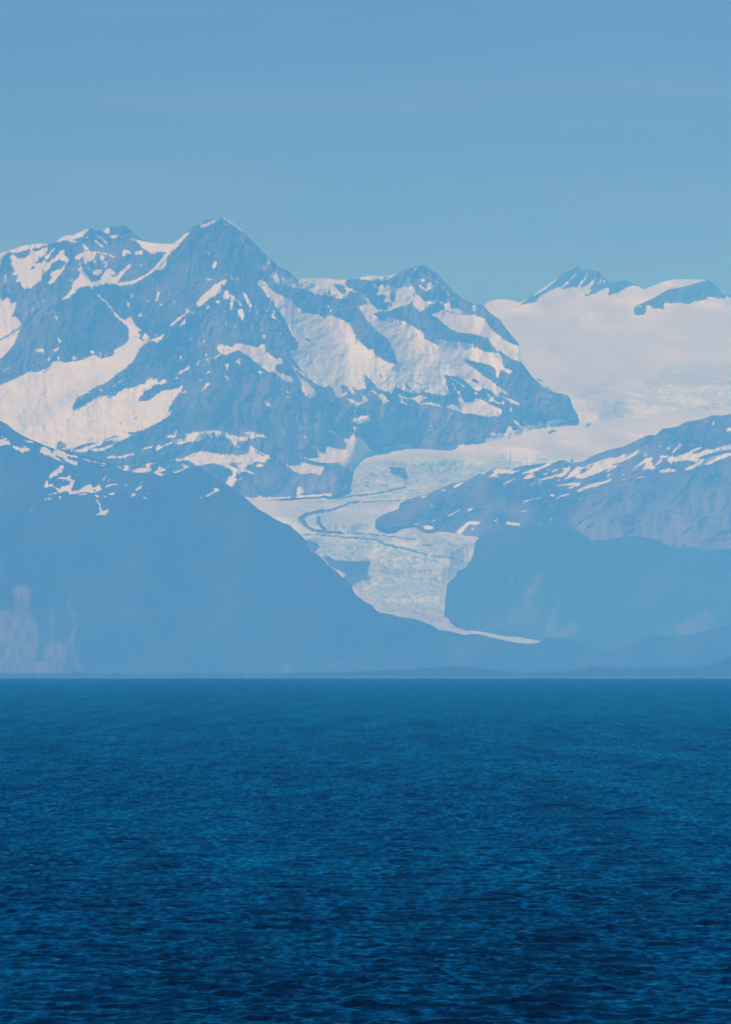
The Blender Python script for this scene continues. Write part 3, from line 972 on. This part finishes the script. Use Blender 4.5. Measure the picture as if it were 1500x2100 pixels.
# ---- main massif
cv_m = paint(SNOW['massif'], 0.0, 0)
soft_m = blur(cv_m, 7)
tone_m = paint(TONE['massif'], 0.0, 12)
ice_m = paint_values(ICE_M, 12)
top_m = line("-300,560 -150,540 -60,528 0,519 19,513 50,503 82,499 107,499 117,492 135,482 150,482 170,470 177,469 185,467 197,473 211,473 222,463 227,465 240,465 246,462 255,460 262,466 275,477 288,488 300,496 325,499 356,500 362,492 372,483 387,471 393,466 405,460 412,460 425,449 430,448 437,450 447,442.5 455,444 462,444 475,453 492,468 500,475 512,488 525,500 540,518 555,531 575,548 585,551 597,559 604,568 612,571.5 640,570.5 680,571 706,572.5 712,574 717,572 735,571 745,567 760,565 790,567 815,561 830,553 850,548 860,543.5 865,542.5 873,544 883,552 900,562 915,581 930,597 945,609 960,617 975,624 982,622 992,626 1007,643 1025,654 1035,669 1050,688 1060,699 1067,709 1068,741 1074,747 1086,764 1093,774 1100,780 1113,792 1125,799 1140,805 1150,807 1160,809 1165,811 1171,817 1172,824 1174,830 1176,836")
con_m = line("-300,1040 505,1024 560,1021 600,1018 680,1014 700,1009 718,992 730,972 745,953 760,945 800,936 850,929 900,927 950,926 990,922 1025,909 1075,894 1125,877 1145,869 1160,862 1165,856 1176,838")
RIDGES = [("450,443 405,462 355,510 320,560 270,590 200,580 150,592 118,615", 26, 130),
          ("450,443 500,476 540,520 600,565 660,590 700,602 740,640 770,690 808,742", 40, 170),
          ("450,443 455,520 465,575 420,625 360,660 320,680", 30, 110), ("465,575 500,640 545,700 600,715", 34, 120),
          ("490,722 475,790 430,860 400,900", 30, 120), ("490,722 550,755 610,800 700,830 780,860", 34, 120),
          ("175,470 150,520 165,560 190,590 175,650 160,720", 26, 90), ("255,462 300,520 330,560", 22, 60),
          ("868,543 930,600 990,640 1060,702", 26, 130), ("868,543 820,562 740,578 715,600 745,650 790,700 812,744", 30, 140),
          ("775,648 850,660 900,700", 22, 100), ("900,685 985,690 1030,735 1100,790 1160,815", 30, 150),
          ("150,835 230,780 330,700 390,650", 26, 120), ("0,520 -5,600 10,680 40,700", 30, 60),
          ("910,740 980,790 1060,840 1130,850", 26, 90), ("250,950 400,885 520,890 600,930", 26, 80)]
def depth_m(U, V, T):
    s = sample(soft_m, U, V)
    slope = np.radians(47 - 17 * s)
    tan_e = (VH - V) / F
    dv = (V[:, :1] - V[:, -1:]) / (V.shape[1] - 1)
    d0 = D_ice(con_m(U[:, 0]))
    d0 = np.where(U[:, 0] < 505, D_ice(1024.0), d0)
    ds = smooth_rows(smooth_rows(smooth_rows(d0[:, None], 70), 70), 40)
    w0 = np.clip((con_m(U) - V) / 110, 0, 1); w0 = w0 * w0 * (3 - 2 * w0)
    d0 = smooth_rows(d0[:, None], 6) * (1 - w0) + ds * w0
    # integrate slope on a common row ladder so that neighbours agree
    inc = dv * 47500 / F / (np.tan(slope) - tan_e)
    Dm = np.cumsum(inc, 1) - inc
    Dm = smooth_rows(smooth_rows(Dm, 16), 16)
    k = np.clip((V - 650) / 250, 0, 1)
    D = d0 + Dm + 80 * np.clip((700 - U) / 40, 0, 1) * (1 - w0)
    for pts, w, amp in RIDGES:
        d = dist_to(polyline(pts), U, V)
        D = D - amp * np.exp(-d / w) * np.clip((con_m(U) - V) / 40, 0, 1)
    wx = U + 8 * noise(U / 60, V / 60, 31); wy = V + 10 * noise(U / 50, V / 50, 32)
    g = 60 * ridged(wx / 46 + wy / 130, wy / 120, 5, 33, .55) + 55 * ridged(wx / 30 - wy / 160, wy / 70, 4, 41, .5)
    fine = 26 * fbm(wx / 9, wy / 16, 3, 51)
    edge = np.clip((con_m(U) - V) / 25, 0, 1)
    D = D - (1.45 * g + 1.2 * fine) * (1 - .8 * s) * edge - 62 * s * edge - (40 * fbm(U / 34 + V / 60, V / 22, 5, 60) + 3 * ridged((U + V) / 9, (V - U) / 40, 2, 66)) * s * edge
    ic = sample(ice_m, U, V)
    D = D - 22 * fbm(U / 7, V / 4, 3, 61) * ic
    return D
u_m = np.concatenate([np.arange(-300, -6, 6.0), np.arange(0, 1177, 2.0)])
sheet('mountain_massif', u_m, lambda u: top_m(u) + .7 * noise(u / 4, u * 0, 13) + .4 * noise(u / 1.7, u * 0, 14), lambda u: con_m(u) + 3 + 5 * fbm(u / 16, u * 0, 3, 18), 330, depth_m,
      {'snow': with_snow(cv_m, soft_m), 'ice': lambda U, V: sample(ice_m, U, V), 'tone': lambda U, V: sample(tone_m, U, V) * (.6 + .5 * fbm(U / 12, V / 30, 4, 62))}, ROCK,
      'rocky massif with snow gullies, hanging glaciers and a sharp pyramid summit')

# ---- right mountain behind the glacier bend
cv_r = paint(SNOW['right_mountain'], 0.0, 0)
tone_r = paint(TONE['right_mountain'], 0.0, 14)
top_r = line("770,1072 772,1065 780,1059 800,1050 817,1044 822,1031 835,1026 850,1020 875,1014 895,1005 915,996 925,992 940,989 957,986 966,981 975,976 1000,964 1012,962 1050,962 1062,958 1075,955 1100,952 1122,949 1135,950 1146,944 1157,943 1164,946 1170,949 1185,948 1200,945 1212,937 1225,931 1240,926 1250,922 1275,917 1288,912 1300,906 1325,894 1332,892 1345,892 1353,885 1360,879 1375,877 1390,875 1400,869 1410,864 1425,862 1437,860 1450,856 1465,851 1480,852 1500,849 1600,838 1700,800 1800,790")
bot_r = line("770,1074 775,1076 800,1081 820,1079 850,1078 872,1092 885,1098 925,1103 975,1108 1010,1125 1800,1190")
def depth_r(U, V, T):
    vb = bot_r(U)
    d0 = np.where(U < 1000, D_ice(bot_r(U)) - 5, 42000.0)
    d0 = smooth_rows(d0, 10)
    D = d0 + (vb - V) * 42600 / F / (math.tan(math.radians(31)) - .02)
    D = np.where(U < 1000, np.minimum(D, D_ice(V) - 60 + 5 * 0), D)
    wx = U + 8 * noise(U / 60, V / 60, 131)
    e = np.clip((vb - V) / 20, 0, 1)
    D = D - e * (90 * ridged(wx / 70 + V / 110, V / 60, 5, 133) + 14 * fbm(wx / 8, V / 8, 3, 134))
    return D
u_r = np.concatenate([np.arange(770, 1504, 2.0), np.arange(1506, 1800, 6.0)])
sheet('mountain', u_r, lambda u: top_r(u) + .5 * noise(u / 4, u * 0, 23), bot_r, 150, depth_r,
      {'snow': with_snow(cv_r), 'ice': zero, 'tone': lambda U, V: sample(tone_r, U, V) * (.38 + .6 * fbm(U / 14, V / 60, 4, 63))}, ROCK,
      'dark mountain streaked with slanting snow patches rising to the right edge')

# ---- lower hill to the right of the glacier snout
tone_f = paint(TONE['lower_hill'], 0.0, 9)
top_f = line("912,1248 914,1235 917,1200 920,1195 932,1185 940,1170 955,1165 965,1150 972,1135 975,1110 985,1103 1000,1096 1050,1085 1100,1079 1150,1080 1182,1087 1197,1095 1212,1107 1237,1109 1275,1102 1300,1099 1325,1102 1350,1110 1382,1124 1425,1122 1445,1127 1475,1128 1487,1126 1500,1125 1600,1110 1800,1100")
bot_f = line("912,1250 914,1256 922,1270 950,1288 972,1300 987,1297 1012,1300 1040,1307.5 1062,1310 1090,1311 1116,1311 1180,1345 1800,1360")
def depth_f(U, V, T):
    vb = bot_f(U)
    D = 40480 + np.clip((1300 - vb) * 5, 0, 400) - 500 * np.clip((U - 1050) / 200, 0, 1) ** 2 * 1.0 + (vb - V) * 40000 / F / (math.tan(math.radians(30)) - .015)
    e = np.clip((vb - V) / 20, 0, 1)
    wx = U + 10 * noise(U / 60, V / 60, 231) + .35 * (V - 1200)
    return D - e * (45 * ridged(wx / 80, V / 160, 3, 233) + 5 * fbm(wx / 8, V / 8, 3, 234))
u_f = np.concatenate([np.arange(912, 1504, 2.5), np.arange(1508, 1800, 7.0)])
sheet('hill', u_f, lambda u: top_f(u) + .7 * noise(u / 4, u * 0, 33), bot_f, 130, depth_f,
      {'snow': zero, 'ice': zero, 'tone': lambda U, V: sample(tone_f, U, V) * (.55 + .6 * fbm(U / 9, V / 20, 4, 64))}, WOODED,
      'lower wooded hill with pale landslide scars beside the glacier snout')

# ---- big left hill
cv_l = paint(SNOW['left_hill'], 0.0, 0)
tone_l = paint(TONE['left_hill'], 0.0, 5)
top_l = line("-300,760 -150,810 0,863 6,866 15,870 22,877 36,887 50,895 68,903 87,911 107,920 130,922 150,929 162,932 185,938 200,942 225,949 240,958 255,966 290,970 330,976 350,972 365,969 380,961 394,956 407,957 425,968 445,981 462,992 472,1000 490,1010 505,1022 517,1033 530,1044 550,1055 565,1065 580,1072 595,1077 605,1087 615,1095 622,1103 629,1109 632,1125 640,1134 652,1137 662,1147 672,1160 692,1172 700,1182 720,1197 725,1212 732,1222 740,1227 750,1235 762,1240 772,1252 780,1257 800,1259 812,1263 825,1266 850,1269 872,1277 890,1284 900,1292 925,1295 940,1299 955,1302 970,1300 984,1301 1000,1305 1012,1308.5 1040,1314 1060,1318 1075,1319.5 1090,1320 1104,1318.5 1116,1312.5 1122,1309 1130,1308 1162,1310 1187,1317 1207,1331 1240,1345 1280,1362 1300,1380")
bot_l = line("-300,1395 1300,1395")
def depth_l(U, V, T):
    D = 35200 + (1395 - V) * 36000 / F / (math.tan(math.radians(29)) - .01)
    e = np.clip((1395 - V) / 40, 0, 1)
    wx = U + 12 * noise(U / 80, V / 80, 331) - .25 * (V - 1200)
    return D - e * (60 * ridged(wx / 170, V / 260, 3, 333) + 5 * fbm(wx / 9, V / 9, 3, 334))
u_l = np.concatenate([np.arange(-300, -6, 6.0), np.arange(0, 1300, 2.5)])
sheet('hill', u_l, lambda u: top_l(u) + .6 * noise(u / 4, u * 0, 43), bot_l, 200, depth_l,
      {'snow': with_snow(cv_l), 'ice': zero, 'tone': lambda U, V: sample(tone_l, U, V) * (.40 + .6 * fbm(U / 8, V / 30, 4, 65))}, WOODED,
      'long wooded hillside with snow patches near its crest falling from the left')

# ---- foothill on the right, nearer than the wooded hill
top_k = line("1180,1395 1207,1334 1240,1333 1275,1331 1300,1321 1325,1307 1350,1303 1400,1305 1440,1296 1500,1280 1600,1262 1800,1240")
def depth_k(U, V, T):
    D = 35000 + (1395 - V) * 35500 / F / (math.tan(math.radians(24)) - .01)
    return D - np.clip((1395 - V) / 40, 0, 1) * 30 * ridged(U / 90, V / 90, 3, 433)
u_k = np.arange(1180, 1800, 3.0)
sheet('foothill', u_k, lambda u: top_k(u) + .6 * noise(u / 4, u * 0, 53), line("1180,1396 1800,1396"), 50, depth_k,
      {'snow': zero, 'ice': zero, 'tone': zero}, WOODED, 'low wooded foothill above the shore on the right')

# ---- shore: low wooded strip, paler along the waterline
m_margin, nt, out = mat('margin')
b = N(nt, 'ShaderNodeBsdfDiffuse')
nt.links.new(mixc(nt, maprange(nt, attr(nt, 'pale_edge'), .4, .6, 0, 1), (.02, .035, .022), (.13, .13, .13)), b.inputs['Color'])  # dark ground, turning pale grey in an uneven line by the water
nt.links.new(b.outputs[0], out.inputs['Surface'])
top_h = line("-300,1385 560,1385 640,1381.5 760,1377 850,1373 887,1370 950,1367 982,1371 1020,1376 1060,1380 1125,1380 1175,1377 1200,1374 1220,1367 1245,1372 1287,1373 1350,1371 1407,1371 1450,1368 1475,1359 1500,1349 1600,1320 1800,1300")
def depth_h(U, V, T): return 27500 + (1396 - V) * 32 + 60 * noise(U / 40, V / 10, 533)
u_h = np.arange(-300, 1800, 4.0)
sheet('shore', u_h, top_h, line("-300,1398 1800,1398"), 24, depth_h,
      {'pale_edge': lambda U, V: np.clip(np.where(V > 1388.0, .75, 0.0) + .5 * noise(U / 14, V * 0, 97), 0, 1)}, m_margin, 'low shore with a narrow pale beach along the waterline', back=(4, 150.0, .3))

# ------------------------------------------------------------------ trees on the shore
m_tree, nt, out = mat('conifer')
b = N(nt, 'ShaderNodeBsdfDiffuse')
nt.links.new(mixc(nt, maprange(nt, wnoise(nt, .2, 3), .35, .65, 0, 1), (.015, .03, .018), (.045, .065, .035)), b.inputs['Color'])
nt.links.new(b.outputs[0], out.inputs['Surface'])
m_bark, nt, out = mat('bark')
b = N(nt, 'ShaderNodeBsdfDiffuse')
nt.links.new(mixc(nt, maprange(nt, wnoise(nt, 2, 3), .3, .7, 0, 1), (.05, .035, .025), (.09, .065, .045)), b.inputs['Color'])
nt.links.new(b.outputs[0], out.inputs['Surface'])

def crown_geometry(h, r, rng, tiers=7, sides=7):
    """drooping tiers of branches, ragged at the rim"""
    vs, fs = [], []
    for t in range(tiers):
        z0 = h * (.12 + .80 * t / tiers); z1 = z0 + h * .22
        rr = r * (1 - .88 * t / tiers) * rng.uniform(.8, 1.15)
        base = len(vs)
        for k in range(sides):
            a = 2 * math.pi * (k + .5 * (t % 2)) / sides
            q = rr * rng.uniform(.6, 1.2)
            vs.append((q * math.cos(a), q * math.sin(a), z0 + rng.uniform(-.03, .03) * h))
        vs.append((rng.uniform(-.04, .04) * r, rng.uniform(-.04, .04) * r, min(z1, h)))
        for k in range(sides): fs.append((base + k, base + (k + 1) % sides, base + sides))
        fs.append(tuple(base + k for k in reversed(range(sides))))
    return vs, fs

def trunk_geometry(h, r):
    vs, fs = [], []
    for z, q in ((-1.5, r), (h * .5, r * .7), (h * .9, r * .2)):
        for k in range(5): vs.append((q * math.cos(k * 1.2566), q * math.sin(k * 1.2566), z))
    for a in (0, 5):
        for k in range(5): fs.append((a + k, a + (k + 1) % 5, a + 5 + (k + 1) % 5, a + 5 + k))
    return vs, fs

def mesh_obj(name, vs, fs, m, parent=None):
    me = bpy.data.meshes.new(name); me.from_pydata(vs, [], fs); me.materials.append(m); me.update()
    o = bpy.data.objects.new(name, me); C.objects.link(o)
    if parent: o.parent = parent
    return o

rng = random.Random(5)
def shore_point(u, v, d=None):
    D = 27500 + (1396 - v) * 32 if d is None else d
    return ((u - 750.0) / F * D, D, EYE + (VH - v) / F * D)
# the wood that covers the low shore, one mass
vs, fs = [], []
for i in range(2600):
    u = rng.uniform(-290, 1790)
    vt = float(top_h(u))
    v = vt + rng.uniform(-.2, 1) ** 2 * max(1.5, 1387 - vt)
    if v > 1387: continue
    x, y, z = shore_point(u, v)
    h = rng.uniform(8, 15) * (1.25 if u > 1150 else 1)
    a, f = crown_geometry(h, h * .3, rng, 3, 5)
    bse = len(vs)
    vs += [(x + p[0], y + p[1], z - 2 + p[2]) for p in a]
    fs += [tuple(bse + k for k in q) for q in f]
wood = mesh_obj('wood', vs, fs, m_tree)
wood['kind'] = 'stuff'; wood['label'] = 'dark conifer wood covering the low shore along the horizon'; wood['category'] = 'wood'

def conifer(u, v, h, label, group=None):
    t = bpy.data.objects.new('conifer_tree', None); C.objects.link(t)
    t.location = shore_point(u, v)
    t['label'] = label; t['category'] = 'tree'
    if group: t['group'] = group
    a, f = crown_geometry(h, h * .22, rng, 9, 8); mesh_obj('crown', a, f, m_tree, t)
    a, f = trunk_geometry(h, h * .022); mesh_obj('trunk', a, f, m_bark, t)
    return t
G = 'tall conifers standing above the shore wood on the right'
conifer(1467, 1362, 26, 'lone conifer sticking up from the slope at the far right of the shore', G)
conifer(1193, 1376, 24, 'single conifer just left of the low wooded knoll', G)
conifer(1259, 1372, 22, 'broad conifer right of the knoll, left one of a close pair', G)
conifer(1264, 1372.5, 19, 'shorter conifer right of the knoll, right one of a close pair', G)
conifer(1252, 1372, 17, 'small conifer on the right foot of the wooded knoll', G)
conifer(1245, 1371.5, 20, 'conifer on the right slope of the wooded knoll', G)
conifer(1316, 1373, 17, 'conifer rising slightly above the flat middle of the right shore wood', G)
conifer(1376, 1371, 16, 'slim conifer above the wood between the knoll and the far right slope', G)

# ------------------------------------------------------------------ sea
def curve(D): return -D * D / (2 * R_EARTH)
rs = [430.0]
while rs[-1] < 17900:
    r = rs[-1]
    if r < 620: s = .55
    elif r < 3000: s = r * .0009
    else: s = r * min(.0009 * (r / 3000) ** 2, .008)
    rs.append(r + s)
rs += [18500, 19500, 21000]
rs = np.array(rs); th = np.linspace(-.056, .056, 410)
R, TH = np.meshgrid(rs, th, indexing='ij')
X = R * np.sin(TH); Y = R * np.cos(TH)
rw = np.random.RandomState(4)
Z = np.zeros_like(X); Zx = np.zeros_like(X); DX = np.zeros_like(X); DY = np.zeros_like(X)
spacing = np.gradient(rs)[:, None]
for i in range(96):
    lam = .7 * (12 / .7) ** (rw.rand() ** 1.2)
    ang = math.radians(250 + rw.normal() * 48)           # where the waves run, from the beam
    k = 2 * math.pi / lam
    amp = 0.0110 * lam ** .8 * (1 if lam < 5 else .6) * rw.uniform(.6, 1.3)
    kx, ky = k * math.cos(ang), k * math.sin(ang)
    att = np.clip((lam / np.maximum(abs(math.sin(ang)), .25) / spacing - 2.2) / 2, 0, 1)
    att = att * np.clip((lam / np.maximum(abs(math.cos(ang)), .15) / (R * .112 / 409) - 2.2) / 2, 0, 1)
    ph = kx * X + ky * Y + rw.rand() * 6.283
    Z += amp * att * np.sin(ph)
    DX -= .8 * amp * att * math.cos(ang) * np.cos(ph) * -1; DY -= .8 * amp * att * math.sin(ang) * np.cos(ph) * -1
gust = .75 + .5 * fbm(X / 45, Y / 260, 3, 88) + .3 * fbm(X / 9, Y / 60, 2, 90)
Z *= gust
X2 = X + DX * gust; Y2 = Y + DY * gust
P = np.stack([X2, Y2, Z + curve(R)], -1)
m_sea, nt, out = mat('sea_water')
geo = N(nt, 'ShaderNodeNewGeometry')
hsum = None
for sc, strx, amt in ((1 / 1.1, (1, .6, 1), .10), (1 / .4, (1, .7, 1), .045), (1 / 4, (1, .5, 1), .05)):
    n_ = wnoise(nt, sc, 3, strx)
    mm = N(nt, 'ShaderNodeMath', operation='MULTIPLY'); mm.inputs[1].default_value = amt
    nt.links.new(n_, mm.inputs[0])
    if hsum is None: hsum = mm.outputs[0]
    else:
        ad = N(nt, 'ShaderNodeMath', operation='ADD'); nt.links.new(hsum, ad.inputs[0]); nt.links.new(mm.outputs[0], ad.inputs[1]); hsum = ad.outputs[0]
bump = N(nt, 'ShaderNodeBump'); bump.inputs['Strength'].default_value = 1.0; bump.inputs['Distance'].default_value = 2.2
nt.links.new(hsum, bump.inputs['Height'])
deep = N(nt, 'ShaderNodeBsdfDiffuse'); deep.inputs['Color'].default_value = (.0002, .006, .018, 1)
gl = N(nt, 'ShaderNodeBsdfGlossy'); gl.inputs['Roughness'].default_value = .14; gl.inputs['Color'].default_value = (.01, .76, .93, 1)
fr = N(nt, 'ShaderNodeFresnel'); fr.inputs['IOR'].default_value = 1.33
ms = N(nt, 'ShaderNodeMixShader')
nt.links.new(bump.outputs[0], gl.inputs['Normal']); nt.links.new(bump.outputs[0], fr.inputs['Normal'])
reflect_noise = N(nt, 'ShaderNodeMath', operation='MULTIPLY')      # reflection strength painted by noise, in place of wind ruffles not modelled as waves
nt.links.new(maprange(nt, wnoise(nt, 1, 2, (1 / 3, 1 / 42, 0)), .3, .7, .8, 1.2), reflect_noise.inputs[0])
nt.links.new(maprange(nt, wnoise(nt, 1, 3, (1 / .9, 1 / 6.5, 0)), .32, .68, .5, 1.5), reflect_noise.inputs[1])
g3 = N(nt, 'ShaderNodeMath', operation='MULTIPLY')
nt.links.new(maprange(nt, wnoise(nt, 1, 3, (1 / 14, 1 / 380, 0)), .3, .7, .8, 1.2), g3.inputs[0]); nt.links.new(reflect_noise.outputs[0], g3.inputs[1])
g2 = N(nt, 'ShaderNodeMath', operation='MULTIPLY')
nt.links.new(maprange(nt, fr.outputs[0], .04, .55, 0, .42), g2.inputs[0]); nt.links.new(g3.outputs[0], g2.inputs[1])
nt.links.new(g2.outputs[0], ms.inputs[0]); nt.links.new(deep.outputs[0], ms.inputs[1]); nt.links.new(gl.outputs[0], ms.inputs[2])
nt.links.new(ms.outputs[0], out.inputs['Surface'])

nr, nc = R.shape
idx = np.arange(nr * nc).reshape(nr, nc)
quads = [np.stack([idx[:-1, :-1], idx[:-1, 1:], idx[1:, 1:], idx[1:, :-1]], -1).reshape(-1, 4)]
verts = [P.reshape(-1, 3)]
base = nr * nc
def patch(r_, t_):
    global base
    A_, B_ = np.meshgrid(r_, t_, indexing='ij')
    q = np.stack([A_ * np.sin(B_), A_ * np.cos(B_), curve(A_) - .05], -1)
    id2 = np.arange(A_.size).reshape(A_.shape) + base
    verts.append(q.reshape(-1, 3)); base += A_.size
    quads.append(np.stack([id2[:-1, :-1], id2[:-1, 1:], id2[1:, 1:], id2[1:, :-1]], -1).reshape(-1, 4))
far = np.geomspace(430, 21000, 120)
patch(far, np.linspace(-.35, -.056, 20)); patch(far, np.linspace(.056, .35, 20))
patch(np.linspace(5, 430, 40), np.linspace(-.9, .9, 40))
Vt = np.concatenate(verts); Q = np.concatenate(quads)
me = bpy.data.meshes.new('sea')
me.vertices.add(len(Vt)); me.vertices.foreach_set('co', Vt.reshape(-1).astype(np.float32))
me.loops.add(len(Q) * 4); me.loops.foreach_set('vertex_index', Q.reshape(-1).astype(np.int32))
me.polygons.add(len(Q)); me.polygons.foreach_set('loop_start', np.arange(0, len(Q) * 4, 4, dtype=np.int32))
me.polygons.foreach_set('use_smooth', np.ones(len(Q), bool))
me.update(calc_edges=True); me.materials.append(m_sea)
# wind the faces upward
sea = bpy.data.objects.new('sea', me); C.objects.link(sea)
sea['kind'] = 'structure'; sea['label'] = 'dark blue choppy sea in front of the mountains'
if me.polygons[0].normal.z < 0: me.flip_normals()

# ------------------------------------------------------------------ air
m_haze, nt, out = mat('haze')
pv = N(nt, 'ShaderNodeVolumePrincipled')
pv.inputs['Color'].default_value = HAZE_COLOR
pv.inputs['Absorption Color'].default_value = HAZE_ABS
pv.inputs['Density'].default_value = HAZE_DENSITY
pv.inputs['Anisotropy'].default_value = HAZE_G
nt.links.new(pv.outputs[0], out.inputs['Volume'])
allz = [v for o in C.objects if o.type == 'MESH' for v in (max(c[2] for c in o.bound_box), )]
zlo = min(min(c[2] for c in o.bound_box) for o in C.objects if o.type == 'MESH' and o.parent is None)
zhi = max(allz)
ymx = max(max(c[1] for c in o.bound_box) for o in C.objects if o.type == 'MESH' and o.parent is None)
print('extent', zlo, zhi, ymx)
x0, x1, y0, y1, z0, z1 = -9000, 9000, -1500, ymx + 500, zlo - 1.0, zhi + 15
vs = [(x, y, z) for x in (x0, x1) for y in (y0, y1) for z in (z0, z1)]
fs = [(0, 1, 3, 2), (4, 6, 7, 5), (0, 4, 5, 1), (2, 3, 7, 6), (0, 2, 6, 4), (1, 5, 7, 3)]
hz = mesh_obj('haze', vs, fs, m_haze)
hz['kind'] = 'stuff'; hz['label'] = 'blue summer haze filling the air over sea and mountains'; hz['category'] = 'haze'
